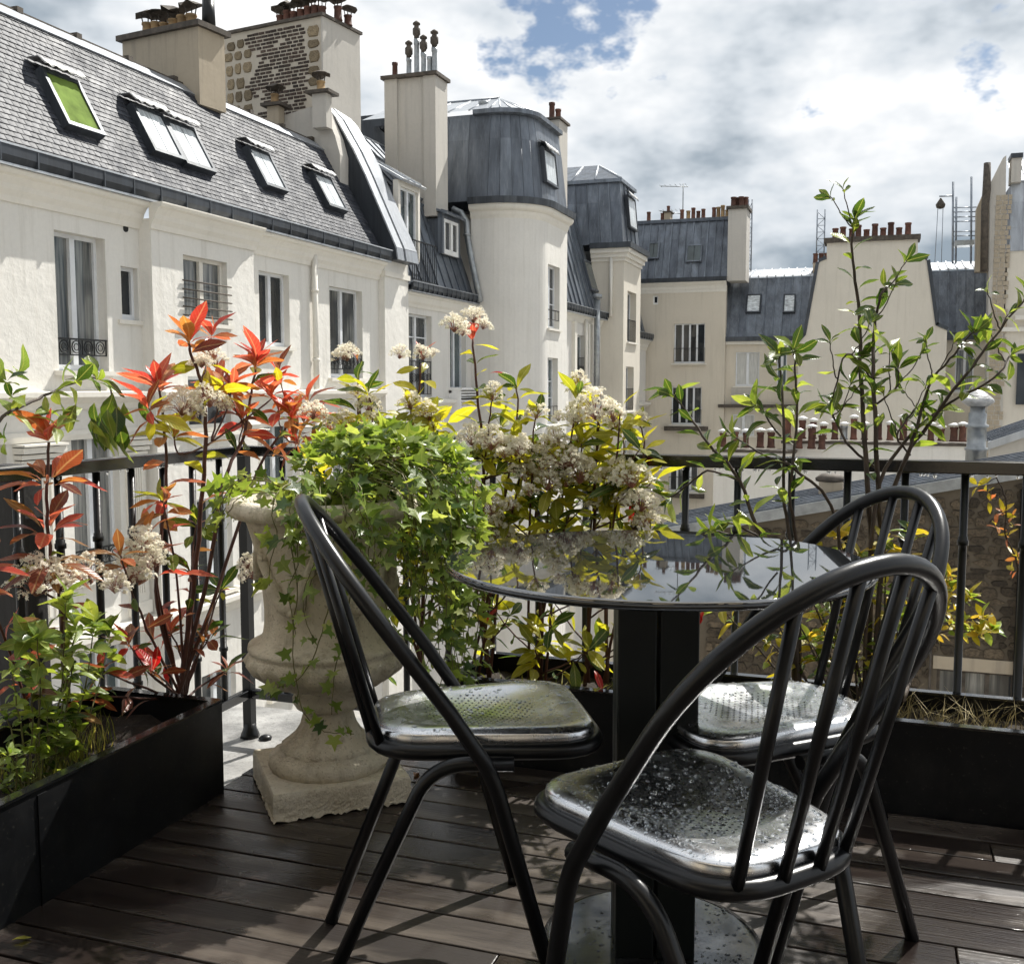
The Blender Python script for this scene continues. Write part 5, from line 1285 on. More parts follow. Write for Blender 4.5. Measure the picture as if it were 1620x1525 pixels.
def make_chair():
    t = thing('chair', 'tmp', 'chair')
    half = hoop_pts()
    L = lambda y_: [(x, y_*w_, z) for x, w_, z in half]
    leg = lambda y_: fillet([(XF, y_*WF, 0), (XC+.012, y_*(WC+.002), .395), (XC+(XT-XC)*.08, y_*WC, .43+(ZT-.43)*.08)], .05, 8)[:-1]
    path = leg(1)+L(1)[2:]+L(-1)[::-1][1:-2]+leg(-1)[::-1]
    put('hoop', MB().tube(path, TUBE, 14), M['tube'], t, local=True)
    for y_ in (1, -1):
        pth = fillet([(XC+.05, y_*(WC-.028), .412), (XBb, y_*(WB_+.004), .412), (XRr, y_*WR, 0)], .075, 10)
        put('rear_leg', MB().tube(pth, TUBE*.98, 12), M['tube'], t, local=True)
    for y_, x_ in ((1, XF), (-1, XF)): put('foot_cap', MB().tube([(XF-.002, y_*WF, -.001), (XF-.001, y_*WF, .014)], TUBE*1.1, 12), M['planter'], t, local=True)
    ringp = [((seat_r(a)+.004)*math.cos(a), (seat_r(a)+.004)*math.sin(a), SEATZ-.032) for a in [2*math.pi*k/56 for k in range(56)]]
    put('seat_ring', MB().tube(ringp, .0145, 10, closed=True), M['tube'], t, local=True)
    for k, (wy, sy) in enumerate(((.118, .088), (.040, .030), (-.040, -.030), (-.118, -.088))):
        s = S0_+(1-S0_)*math.sqrt(max(0, 1-(wy/(WC-.010))**2))
        top = (XC+(XT-XC)*s, wy, .43+(ZT-.43)*s); a = math.pi-math.asin(max(-1, min(1, sy/.19))); rr = seat_r(a)+.006
        put('spindle', MB().tube([(rr*math.cos(a), rr*math.sin(a), SEATZ-.035), top], .0086, 10), M['tube'], t, local=True)
    # pan
    n, V, F = 72, [], []; qs = (.08, .2, .4, .55, .65, .72, .78, .84, .89, .93, .965, .99)
    for q in qs:
        for k in range(n):
            a = 2*math.pi*k/n; r_ = seat_r(a)*q; V.append((r_*math.cos(a), r_*math.sin(a), seat_z(q, a)))
    for (dq, dz) in ((1.0, -.009), (1.006, -.016), (1.006, -.026), (.99, -.028)):
        for k in range(n):
            a = 2*math.pi*k/n; r_ = seat_r(a)*dq; V.append((r_*math.cos(a), r_*math.sin(a), SEATZ+dz+.004))
    m_ = len(V)//n
    for i in range(m_-1):
        for k in range(n): F.append((i*n+k, i*n+(k+1) % n, (i+1)*n+(k+1) % n, (i+1)*n+k))
    V.append((0, 0, seat_z(0, 0))); F += [(len(V)-1, (k+1) % n, k) for k in range(n)]
    F = [f[::-1] for f in F]
    mb = MB(); mb.add(V, F, True)
    pan = put('seat', mb, M['steel'], t, local=True)
    # perforations
    hm = MB()
    for i in range(-9, 10):
        for j in range(-9, 10):
            x, y = i*.0125+(.00625 if j % 2 else 0), j*.0108
            if x*x/.011+y*y/.0085 > 1: continue
            a = math.atan2(y, x); q = math.hypot(x, y)/seat_r(a); z = seat_z(q, a)+.0005
            hm.add([(x+.0021*math.cos(k*1.0472), y+.0021*math.sin(k*1.0472), z) for k in range(6)], [tuple(range(6))])
    tag(put('perforations', hm, M['hole'], pan, local=True), kind='stuff')
    return t, pan
def on_seat(dens):
    def f():
        a = random.uniform(0, 6.283); q = math.sqrt(random.random())*.97
        if random.random() > dens(q, a): return None
        r_ = seat_r(a)*q; return (r_*math.cos(a), r_*math.sin(a), seat_z(q, a))
    return f
ch0, pan0 = make_chair()
chairs = [ch0, copy_tree(ch0), copy_tree(ch0)]
info = (((-.230, 1.471), 140.5, 'black hoop-backed metal chair with wet steel seat, nearest to the camera on the right', 2000),
        ((-.687, 1.783), 28.7, 'black hoop-backed metal chair beside the urn, left of the table', 420),
        ((-.195, 1.972), 216.0, 'black hoop-backed metal chair on the far right side of the table', 600))
for c_, ((x, y), hd, lab, nd) in zip(chairs, info):
    c_.location = (x, y, 0); c_.rotation_euler = (0, 0, R(hd)); c_['label'] = lab; c_['group'] = 'hoop-backed chairs round the table'
    pan = [o for o in c_.children if o.name.split('.')[0] == 'seat'][0]
    tag(put('water_drops', droplets(nd, on_seat(lambda q, a: 1 if math.cos(a) < .5 else .6), .0010, .0050), M['water'], pan, local=True), kind='stuff')
    if nd > 1000:
        # drops clinging to the hoop
        hd_ = MB(); hp = hoop_pts()
        for _ in range(260):
            i = random.randrange(3, len(hp)-1); t_ = random.random(); s_ = random.choice((1, -1)); a = Vector(hp[i]).lerp(Vector(hp[i+1]), t_); b = random.uniform(0, 6.28)
            ax = Vector((-.6, 0, .8)); d = Vector((math.cos(b)*.8, math.sin(b), math.cos(b)*.6)).normalized(); r_ = random.uniform(.0006, .0016)
            p = Vector((a.x, a.y*s_, a.z))+d*(TUBE-.0002); hd_.lathe([(r_*.3, -r_), (r_, -r_*.3), (r_, r_*.3), (r_*.3, r_)], 6, p)
        tag(put('water_drops', hd_, M['water'], c_, local=True), kind='stuff')
# ---------------------------------------------------------------- plants
random.seed(21)
def leaf_mesh(L, Wd, fold=.25, curl=.25, n=5, wpos=.55, mat=None, name='leaf', twist=0.):
    V = []; F = []
    for i in range(n+1):
        t = i/n; w_ = Wd*random.uniform(.85, 1.1)/2*max(0, math.sin(math.pi*t**(math.log(.5)/math.log(wpos)))**.85) if 0 < i < n else 0
        x = L*t; z = -curl*L*(t**2)*.6+.05*L*math.sin(t*5)
        if i in (0, n): V.append((x, 0, z))
        else: V += [(x, -w_, z+fold*w_+random.uniform(-.04, .04)*Wd), (x, 0, z), (x, w_, z+fold*w_+random.uniform(-.04, .04)*Wd)]
    F.append((0, 2, 1)); F.append((0, 3, 2))
    for i in range(n-2):
        a = 1+3*i; F += [(a, a+1, a+4, a+3), (a+1, a+2, a+5, a+4)]
    a = 1+3*(n-2); e_ = len(V)-1; F += [(a, a+1, e_), (a+1, a+2, e_)]
    mb = MB(); mb.add(V, F, True); me = mb.mesh(name); me.materials.append(mat); return me
def ivy_mesh(S, mat, name='leaf'):
    out = [(0, 0), (-.16, .26), (-.10, .50), (.16, .30), (.42, .60), (.50, .22), (1.0, 0)]
    out = [(x, y*random.uniform(.85, 1.1)) for x, y in out]
    pts = out+[(x, -y*random.uniform(.85, 1.1)) for x, y in out[1:-1][::-1]]
    V = [(.3*S, 0, 0)]+[(x*S, y*S, S*(.16*abs(y)-.18*x*x+random.uniform(-.03, .03))) for x, y in pts]
    k = len(pts); mb = MB(); mb.add(V, [(0, 1+i, 1+(i+1) % k) for i in range(k)], True); me = mb.mesh(name); me.materials.append(mat); return me
LF = {}
def variants_of(key, L, Wd, mat, n=5, **kw): LF[key] = [leaf_mesh(L, Wd, random.uniform(.1, .38), random.uniform(.0, .5), mat=M[mat], **kw) for _ in range(n)]
for k_, m_ in (('red', 'leaf_red'), ('orange', 'leaf_orange'), ('bronze', 'leaf_bronze'), ('yellow', 'leaf_yellow'), ('crimson', 'leaf_crimson'), ('pgreen', 'leaf_green')): variants_of(k_, 1, .34, m_, n=8, wpos=.58)
variants_of('laurel', 1, .36, 'leaf_green', wpos=.55); variants_of('laurel_y', 1, .36, 'leaf_lime', wpos=.55)
variants_of('gold', 1, .42, 'leaf_gold', wpos=.5); variants_of('lime', 1, .48, 'leaf_lime', wpos=.5); variants_of('vgreen', 1, .5, 'leaf_green', wpos=.52)
LF['ivy'] = [ivy_mesh(1, M['leaf_ivy']) for _ in range(6)]; LF['ivy_l'] = [ivy_mesh(1, M['leaf_lime']) for _ in range(4)]
def leaf_matrix(pos, d, size, roll=0., up=Z, wscale=1.):
    x = Vector(d).normalized(); y = Vector(up).cross(x)
    if y.length < 1e-3: y = Vector((0, 1, 0)).cross(x)
    y.normalize(); z = x.cross(y); m3 = Matrix((x, y, z)).transposed() @ Matrix.Rotation(roll, 3, 'X')
    return Matrix.Translation(pos) @ m3.to_4x4() @ Matrix.Diagonal((size, size*wscale, size, 1))
class Plant:
    def __init__(s, name, label, cat, loc, group=None, bark='bark', lname='leaf'):
        s.t = thing(name, label, cat, loc, group); s.inv = Matrix.Translation(-Vector(loc)); s.bark = bark; s.leaves = []; s.lname = lname; s.nst = 0
    def stem(s, pts, r0, r1, n=5, sm=5, name='stem'):
        P = smooth_path(pts, sm); k = len(P); s.nst += 1
        P = [P[0]]+[p+Vector((random.uniform(-1, 1), random.uniform(-1, 1), random.uniform(-1, 1)))*.0022 for p in P[1:]]
        put(name, MB().tube(P, [r0+(r1-r0)*i/(k-1) for i in range(k)], 6), M[s.bark], s.t); return P
    def leaf(s, kind, pos, d, size, roll=None, up=Z, ws=1.): s.leaves.append((kind, leaf_matrix(pos, d, size, random.gauss(0, .5) if roll is None else roll, up, ws)))
    def rosette(s, pos, axis, n, size, kinds, e0=25, e1=75, petiole=.0):
        axis = Vector(axis).normalized(); u = axis.orthogonal().normalized(); w_ = axis.cross(u); ph = random.uniform(0, 6.28)
        for k in range(n):
            a = ph+2.4*k+random.uniform(-.25, .25); el = R(e0+(e1-e0)*k/max(1, n-1)+random.uniform(-10, 10))
            d = (u*math.cos(a)+w_*math.sin(a))*math.cos(el)+axis*math.sin(el)
            s.leaf(random.choice(kinds), Vector(pos)+d*petiole-axis*(.012*(n-k)/n), d, size*random.uniform(.55, 1.15), up=axis)
    def whorls(s, P, i0, i1, step, size, kinds, el=20, prob=.9):
        L = 0; a = random.uniform(0, 6.28); nxt = step*.5
        for i in range(1, len(P)):
            seg = P[i]-P[i-1]; f = i/(len(P)-1)
            L += seg.length
            while L > nxt:
                nxt += step*random.uniform(.7, 1.3); a += 2.4
                if f < i0 or f > i1 or random.random() > prob: continue
                ax = seg.normalized(); u = ax.orthogonal().normalized(); w_ = ax.cross(u); e_ = R(el+random.uniform(-22, 25))
                d = (u*math.cos(a)+w_*math.sin(a))*math.cos(e_)+ax*math.sin(e_); d.z -= .15
                s.leaf(random.choice(kinds), P[i]+d*.004, d, size*random.uniform(.65, 1.2), up=ax if abs(ax.z) > .5 else Z)
    def finish(s, cap=300):
        def near(e): return (e[1].translation-EYE).length/ (abs(e[1].to_scale()[0])+1e-6)
        L = sorted(s.leaves, key=near); rest = {}
        for i, (kind, mt) in enumerate(L):
            me = random.choice(LF[kind])
            if i < cap:
                o = bpy.data.objects.new(s.lname, me); COL.objects.link(o); o.parent = s.t; o.matrix_parent_inverse = s.inv; o.matrix_basis = mt
            else:
                mb = rest.setdefault(kind, MB()); mb.add([mt @ v.co for v in me.vertices], [tuple(p.vertices) for p in me.polygons], True)
        if rest:
            full = MB(); mats = []; idx = []
            for kind, mb in rest.items():
                full.add(mb.v, mb.f, True); mats.append(LF[kind][0].materials[0]); idx += [len(mats)-1]*len(mb.f)
            me = full.mesh('leaves')
            for m_ in mats: me.materials.append(m_)
            me.polygons.foreach_set('material_index', idx); tag(put('leaves', me, None, s.t), kind='stuff')
        return s.t
# flower heads
def flower_head(nsub, R_, flat):
    mb = MB(); bud = []; F_idx = []; st = MB()
    for s_ in range(nsub):
        a = 2.4*s_; q = math.sqrt((s_+.5)/nsub); c = Vector((R_*q*math.cos(a), R_*q*math.sin(a), R_*flat*(1-q*q*1.5)+random.uniform(-.15, .15)*R_))
        st.tube([(0, 0, -R_*.55), c*.5+Vector((0, 0, -R_*.1)), c], [.0012, .0009, .0007], 4, cap=False)
        for k in range(13):
            d = Vector((random.gauss(0, 1), random.gauss(0, 1), random.gauss(.5, 1))).normalized(); p = c+d*R_*.15*random.uniform(.55, 1.25)+Vector((0, 0, .002))
            nrm = (d+Vector((0, 0, .5))).normalized(); u = nrm.orthogonal().normalized(); w_ = nrm.cross(u); r_ = random.uniform(.0048, .0072); V = [p+nrm*.0005]; ph = random.uniform(0, 6)
            for j in range(10):
                b = ph+j*math.pi/5; rr = r_*(1 if j % 2 == 0 else .55); V.append(p+(u*math.cos(b)+w_*math.sin(b))*rr+nrm*(.0022 if j % 2 == 0 else 0))
            mb.add(V, [(0, 1+j, 1+(j+1) % 10) for j in range(10)], False)
            V2 = [p+nrm*.003+(u*math.cos(b)+w_*math.sin(b))*.0012 for b in (0, 2.1, 4.2)]+[p+nrm*.0048]; mb.add(V2, [(0, 1, 3), (1, 2, 3), (2, 0, 3)])
    nf = len(mb.f); full = MB(); full.add(mb.v, mb.f, False); full.add(st.v, st.f, True)
    me = full.mesh('flower_head'); me.materials.append(M['petal']); me.materials.append(M['bud']); me.polygons.foreach_set('material_index', [0]*nf+[1]*len(st.f)); return me
HEADS = [flower_head(30, .068, f) for f in (.55, .7, .85, .6, .75, .5)]
def head(pl, pos, size=1., axis=Z, name='flower_head'):
    o = bpy.data.objects.new(name, random.choice(HEADS)); COL.objects.link(o); o.parent = pl.t; o.matrix_parent_inverse = pl.inv
    q = Vector((0, 0, 1)).rotation_difference((Vector(axis)+Vector((random.uniform(-.3, .3), random.uniform(-.3, .3), 0))).normalized())
    o.matrix_basis = Matrix.Translation(pos) @ q.to_matrix().to_4x4() @ Matrix.Rotation(random.uniform(0, 6.28), 4, 'Z') @ Matrix.Diagonal((size, size, size, 1))

# --- red photinias in the left planter
XP = -1.77
def lp(px, py, dx=0.): return onx(px, py, XP+dx)
ph1 = Plant('photinia', 'red-leaved photinia at the left edge, in front of the timber post', 'shrub', (XP, lp(100, 1150).y, .17), 'photinias in the left planter')
P = ph1.stem([lp(108, 1165), lp(102, 1060), lp(96, 950), lp(80, 880), lp(75, 790), lp(76, 700)], .006, .003)
ph1.rosette(lp(77, 690), (0, 0, 1), 8, .115, ['red', 'red', 'orange'], 30, 80)
ph1.rosette(lp(76, 762), (0, 0, 1), 14, .115, ['red', 'bronze', 'orange'], 0, 35, .02)
ph1.rosette(lp(75, 842), (0, 0, 1), 12, .115, ['bronze', 'red', 'bronze'], 0, 55, .02)
ph1.rosette(lp(80, 890), (0, 0, 1), 10, .11, ['bronze', 'yellow', 'bronze'], -25, 15, .02)
ph1.whorls(P, .05, .6, .03, .09, ['bronze', 'pgreen', 'bronze'])
P = ph1.stem([lp(60, 1170), lp(25, 1060), lp(-10, 960), lp(-30, 900)], .004, .002); ph1.whorls(P, .2, 1, .02, .10, ['bronze', 'bronze', 'red']); ph1.rosette(P[-1], (0, 0, 1), 8, .10, ['bronze', 'red'], 5, 60)
P = ph1.stem([lp(96, 955), lp(60, 930), lp(50, 918)], .003, .002)
head(ph1, lp(62, 918), 1.0); head(ph1, lp(100, 912), .8); head(ph1, lp(140, 908), .7); ph1.finish()

ph2 = Plant('photinia', 'tall many-stemmed photinia with red tips and cream flower heads, left of the urn', 'shrub', (XP, lp(290, 1120).y, .17), 'photinias in the left planter')
root = [(285, 1105), (293, 1110), (278, 1108), (300, 1112)]
def st2(pts, r0=.007, r1=.003, dx=0.):
    rt = random.choice(root); q = [lp(rt[0], rt[1])]+[lp(x, y, dx*(i+1)/len(pts)) for i, (x, y) in enumerate(pts)]; return ph2.stem(q, r0, r1)
a = st2([(250, 960), (255, 850), (264, 750), (258, 660), (252, 615)], .006, .003, -.05); ph2.rosette(a[-1], (0, 0, 1), 9, .12, ['red', 'red', 'orange'], 20, 80); ph2.whorls(a, .25, .9, .055, .09, ['orange', 'yellow', 'bronze', 'red'])
b = st2([(305, 940), (318, 800), (325, 690), (322, 620), (302, 560), (300, 540)], .008, .003, .05); ph2.rosette(b[-1], (0, 0, 1), 8, .115, ['red', 'orange', 'red', 'orange'], 15, 75); ph2.whorls(b, .3, .85, .06, .09, ['orange', 'bronze', 'yellow'])
c_ = st2([(330, 900), (355, 760), (385, 690), (398, 620), (405, 575)], .007, .003, .0); ph2.rosette(c_[-1], (0, 0, 1), 13, .125, ['red', 'red', 'red', 'orange'], 10, 80); ph2.whorls(c_, .45, .95, .026, .10, ['red', 'orange', 'bronze', 'yellow', 'pgreen'])
d_ = st2([(345, 930), (390, 790), (420, 720), (450, 680), (462, 660)], .006, .003, .08); ph2.rosette(d_[-1], (0, 0, 1), 13, .115, ['red', 'red', 'orange'], 0, 70); ph2.whorls(d_, .5, .95, .026, .10, ['red', 'orange', 'bronze', 'yellow', 'pgreen'])
for pts, kinds in (([(362, 640), (365, 615)], ['red', 'orange']), ([(345, 640), (340, 620)], ['orange', 'red', 'yellow']), ([(420, 640), (430, 625)], ['red', 'red', 'orange']), ([(285, 720), (275, 690)], ['orange', 'yellow'])):
    q = ph2.stem([lp(335, 700), lp(*pts[0]), lp(*pts[1])], .003, .002); ph2.rosette(q[-1], (random.uniform(-.3, .3), random.uniform(-.3, .3), 1), 10, .105, kinds, 0, 65)
for (x, y, n, kinds, sz) in ((258, 790, 10, ['orange', 'yellow', 'red', 'bronze'], .095), (235, 840, 6, ['bronze', 'orange'], .09), (190, 880, 6, ['bronze', 'bronze', 'orange'], .085), (300, 905, 8, ['red', 'bronze', 'pgreen'], .08), (350, 930, 8, ['bronze', 'pgreen', 'yellow'], .085), (270, 1000, 8, ['bronze', 'red'], .085), (330, 1010, 9, ['bronze', 'pgreen', 'bronze'], .09), (205, 1020, 8, ['red', 'bronze'], .085), (360, 1060, 8, ['pgreen', 'bronze'], .08), (160, 1060, 8, ['bronze', 'red', 'pgreen'], .085), (240, 1060, 7, ['bronze', 'crimson'], .08), (310, 830, 6, ['bronze', 'pgreen'], .08), (140, 1100, 6, ['bronze'], .08)):
    q = ph2.stem([lp(290, 1108), lp((290+x)/2+random.uniform(-12, 12), (1108+y)/2), lp(x, y, random.uniform(-.06, .10))], .0045, .002); ph2.rosette(q[-1], (random.uniform(-.4, .4), random.uniform(-.4, .4), 1), n, sz, kinds, -15, 60); ph2.whorls(q, .35, .95, .05, sz*.9, kinds+['bronze', 'pgreen'])
for (x, y) in ((335, 530), (440, 590), (488, 635), (385, 660), (505, 665), (470, 700), (440, 650), (235, 645), (355, 610)):
    base = min(((a[k], k) for a in (a, b, c_, d_) for k in range(len(a)//2, len(a), 3)), key=lambda e_: (e_[0]-lp(x, y+45)).length)[0]
    q = ph2.stem([base, base.lerp(lp(x, y), .5)+Vector((0, 0, -.01)), lp(x, y, random.uniform(-.05, .08))], .0028, .0016); ph2.rosette(q[-1], (random.uniform(-.5, .5), random.uniform(-.5, .5), 1), 8, .105, ['red', 'red', 'orange', 'bronze', 'red'], -5, 75); ph2.whorls(q, .3, .9, .03, .085, ['orange', 'yellow', 'bronze'])
for (x, y, s_) in ((338, 565, .7), (318, 572, .6), (290, 640, 1.05), (330, 630, .9), (225, 862, 1.0), (205, 905, 1.0), (232, 890, .9), (182, 925, .7), (398, 905, .8), (392, 890, .6), (355, 640, .5)):
    head(ph2, lp(x, y, random.uniform(0, .06)), s_*.8); head(ph2, lp(x+random.uniform(-16, 16), y+random.uniform(-10, 14), random.uniform(0, .08)), s_*.5)
ph2.finish()

# --- photinias behind the table
YP = 2.83
def mp(px, py, dy=0.): return ony(px, py, YP+dy)
defs = [
 ('flowering photinia with one orange tip, rising just right of the red shrub', 560, [(596, 1080), (590, 900), (585, 760), (570, 660), (566, 580)], [(565, 560, .85), (560, 665, 1.0), (600, 640, .8), (516, 650, .9), (548, 700, .8)], 1),
 ('flowering photinia with a single upright orange leaf, second from the urn', 665, [(665, 1080), (670, 900), (668, 760), (664, 640), (665, 575)], [(650, 560, .6), (685, 562, .6), (690, 655, .85), (660, 690, .6), (640, 720, .6)], 1),
 ('tallest flowering photinia behind the table with two red leaves at its top', 755, [(775, 1080), (762, 900), (766, 760), (755, 620), (748, 535)], [(735, 515, .85), (765, 502, .75), (790, 695, 1.0), (760, 690, .9), (835, 705, .8), (755, 770, .8), (800, 830, 1.1), (850, 720, .8)], 1),
 ('flowering photinia carrying the broadest cream head, behind the middle of the table', 945, [(925, 1085), (938, 900), (942, 760), (945, 700), (946, 660)], [(950, 645, 1.25), (925, 655, .9), (978, 655, .8), (900, 725, 1.2), (930, 745, 1.1), (1005, 750, 1.2), (1025, 790, 1.0), (870, 730, .9), (985, 735, .8), (890, 690, .7), (1030, 815, .8), (960, 790, .9)], 1),
 ('low leafy photinia filling the gap between the ivy and the middle stem', 850, [(850, 1085), (855, 950), (848, 840), (850, 760)], [(845, 745, .9), (815, 700, .8), (880, 760, .8), (790, 800, .9), (830, 850, .9), (730, 820, .7)], 1)]
for lab, px_, st, hd, _ in defs:
    p_ = Plant('photinia', lab, 'shrub', (mp(*st[0]).x, YP, .165), 'flowering photinias behind the table')
    P = p_.stem([mp(*q) for q in st], .007, .003)
    kinds = ['yellow', 'yellow', 'yellow', 'pgreen', 'yellow']
    p_.whorls(P, .25, .97, .024, .095, kinds, 20); 
    for (x, y, s_) in hd:
        dy = random.uniform(-.08, .05); t_ = mp(x, y, dy)
        if abs(x-px_) > 22 or y > 600:
            j = min(range(len(P)), key=lambda i: abs(P[i].z-(t_.z-.10))); q = p_.stem([P[j], P[j].lerp(t_, .6)+Vector((0, 0, -.012)), t_+Vector((0, 0, -.02))], .003, .0018)
            p_.whorls(q, .2, .9, .026, .09, kinds, 25)
            p_.rosette(q[-1]-Vector((0, 0, .02)), (0, 0, 1), 6, .088, kinds, -10, 40)
        t_ = t_-Vector((0, .07, 0)); head(p_, t_, s_*.74)
        for _h in range(1): head(p_, t_+Vector((random.uniform(-.06, .06), random.uniform(-.05, .05), random.uniform(-.035, .02))), s_*random.uniform(.3, .55))
    for _i in range(4):
        x, y = px_+random.uniform(-75, 75), random.uniform(610, 730); q = p_.stem([mp(px_+random.uniform(-20, 20), 1080), mp((px_+x)/2+random.uniform(-12, 12), 900, random.uniform(-.05, .05)), mp(x, y+60, random.uniform(-.08, .06)), mp(x+random.uniform(-10, 10), y, random.uniform(-.08, .06))], .005, .002); p_.whorls(q, .4, 1, .026, .088, kinds, 25); p_.rosette(q[-1], (random.uniform(-.3, .3), 0, 1), 5, .08, kinds, 0, 65)
        if random.random() < .6: head(p_, q[-1]+Vector((0, 0, .015)), random.uniform(.4, .6))
    for _i in range(11):
        x, y = px_+random.uniform(-95, 95), random.uniform(690, 1050); t_ = mp(x, y, random.uniform(-.12, .05)); j = min(range(len(P)), key=lambda i: abs(P[i].z-(t_.z-.12)))
        q = p_.stem([P[j], P[j].lerp(t_, .6)+Vector((0, 0, -.01)), t_], .003, .0015); p_.whorls(q, .3, 1, .04, .08, ['pgreen', 'yellow', 'yellow']); p_.rosette(t_, (random.uniform(-.5, .5), random.uniform(-.5, .5), .8), 5, .082, ['yellow', 'pgreen', 'yellow'] if y < 860 else ['pgreen', 'yellow', 'pgreen', 'yellow'], -10, 60)
    if px_ == 755:
        p_.rosette(P[-1]+Vector((0, 0, .005)), (.1, 0, 1), 3, .075, ['red'], 50, 80); p_.leaf('crimson', mp(772, 592), (.8, 0, .15), .06)
    elif px_ < 700: p_.rosette(P[-1]+Vector((0, 0, .03)), (0, 0, 1), 2, .06, ['orange', 'red'], 65, 85)
    else:
        p_.leaf('crimson', mp(1000, 780), (.1, -.1, -1), .08); p_.leaf('crimson', mp(985, 760), (0, -.3, .5), .06, ); p_.leaf('crimson', mp(770, 985, -.1), (.3, -.2, .5), .06); p_.leaf('crimson', mp(940, 1060, -.1), (.3, -.3, -.3), .06); p_.leaf('crimson', mp(1105, 990, -.1), (.1, -.3, .6), .06); p_.leaf('crimson', mp(1098, 1000, -.1), (-.3, -.3, .6), .05)
    p_.finish()

# --- laurel-like shrub on the right
YQ = 2.84
def qp(px, py, dy=0.): return ony(px, py, YQ+dy)
lau = Plant('evergreen_shrub', 'sparse evergreen shrub with long bare stems and narrow green leaves, right of the table', 'shrub', (qp(1370, 1100).x, YQ, .165), None, 'barkg')
K1 = ['laurel', 'laurel', 'laurel', 'laurel', 'laurel', 'laurel_y']
main = []
for pts, r0, r1, i0 in (
    ([(1372, 1120), (1378, 900), (1372, 750), (1362, 600), (1358, 480), (1348, 400), (1352, 345)], .009, .0022, .42),
    ([(1380, 1120), (1392, 900), (1388, 740), (1382, 600), (1384, 520), (1392, 470), (1402, 452)], .0085, .002, .5),
    ([(1378, 1120), (1400, 850), (1425, 740), (1470, 670), (1530, 590), (1570, 535), (1625, 470)], .0075, .002, .5),
    ([(1425, 745), (1450, 680), (1470, 610), (1510, 560), (1540, 525)], .005, .002, .3),
    ([(1365, 1120), (1385, 800), (1430, 700), (1500, 640), (1570, 600), (1600, 560)], .006, .002, .5),
    ([(1385, 740), (1340, 700), (1315, 650), (1310, 640)], .004, .002, .4),
    ([(1385, 640), (1420, 610), (1420, 580)], .003, .0018, .3),
    ([(1440, 720), (1420, 690), (1445, 650), (1462, 640)], .003, .0018, .3),
    ([(1380, 600), (1340, 560), (1318, 630)], .003, .0018, .4)):
    P = lau.stem([qp(x, y, random.uniform(-.05, .05)*(k > 0)) for k, (x, y) in enumerate(pts)], r0, r1); main.append(P)
    lau.whorls(P, i0*.75, 1, .019, .066, K1, 40); lau.rosette(P[-1], P[-1]-P[-3], 5, .062, K1, 25, 75)
    for _ in range(2):
        j = random.randrange(int(len(P)*max(i0, .3)), len(P)-1); dr = Vector((random.uniform(-1, 1), random.uniform(-.5, .5), random.uniform(.4, 1))).normalized()
        q = lau.stem([P[j], P[j]+dr*.04, P[j]+dr*.09+Vector((0, 0, .02))], .002, .0012); lau.rosette(q[-1], dr, 4, .055, K1, 15, 70)
lau.finish()
lau2 = Plant('evergreen_shrub', 'evergreen shrub leaning left over the railing, its branch reaching past the table edge', 'shrub', (qp(1265, 1100).x, YQ, .165), None, 'barkg')
for pts, r0, r1, i0 in (
    ([(1258, 1110), (1250, 900), (1205, 850), (1170, 760), (1120, 700), (1085, 650), (1062, 622)], .008, .002, .42),
    ([(1262, 1110), (1256, 900), (1242, 800), (1240, 680), (1236, 600), (1232, 560)], .0065, .002, .4),
    ([(1264, 1110), (1262, 880), (1250, 780), (1262, 660), (1258, 590), (1256, 552)], .006, .002, .4),
    ([(1330, 1110), (1325, 830), (1255, 740), (1225, 728), (1160, 690)], .006, .002, .55),
    ([(1170, 760), (1120, 745), (1085, 770), (1060, 790)], .0035, .002, .4),
    ([(1235, 690), (1205, 650), (1195, 640)], .003, .0016, .3),
    ([(1200, 850), (1165, 830), (1150, 828)], .003, .0016, .2)):
    P = lau2.stem([qp(x, y, random.uniform(-.05, .05)*(k > 0)) for k, (x, y) in enumerate(pts)], r0, r1)
    lau2.whorls(P, i0*.8, 1, .022, .072, K1, 35); lau2.rosette(P[-1], P[-1]-P[-3], 5, .075, ['laurel', 'laurel', 'laurel_y'], 15, 70)
# branch reaching over the table
P = lau2.stem([qp(1250, 1000), ony(1240, 880, 2.55), ony(1170, 850, 2.4), ony(1120, 838, 2.33)], .004, .0018); lau2.whorls(P, .35, 1, .022, .068, K1, 15); lau2.rosette(P[-1], P[-1]-P[-3], 6, .07, K1, 0, 60)
lau2.finish()
# --- golden shrub
gol = Plant('golden_shrub', 'low golden-leaved shrub behind the far chair, spilling through the railing', 'shrub', (qp(1420, 1110).x, 2.86, .165), None, 'barkg')
tips = [(x, y) for x, y in ((1290, 870), (1330, 850), (1360, 880), (1310, 920), (1400, 860), (1440, 840), (1390, 930), (1350, 950), (1450, 900), (1300, 970), (1240, 950), (1200, 1000), (1280, 1010), (1420, 980), (1190, 900), (1140, 960), (1340, 1010), (1260, 890))]
for (x, y) in tips:
    t_ = ony(x, y, 2.86+random.uniform(-.06, .06)); q = gol.stem([qp(1380+(x-1380)*.45, 1110), qp(1380+(x-1380)*.7+random.uniform(-10, 10), (1110+y)/2), t_], .0035, .0015); gol.whorls(q, .3, 1, .014, .05, ['gold', 'gold', 'lime', 'vgreen'], 30); gol.rosette(t_, (random.uniform(-.5, .5), -.2, 1), 7, .055, ['gold', 'lime', 'gold'], 0, 70)
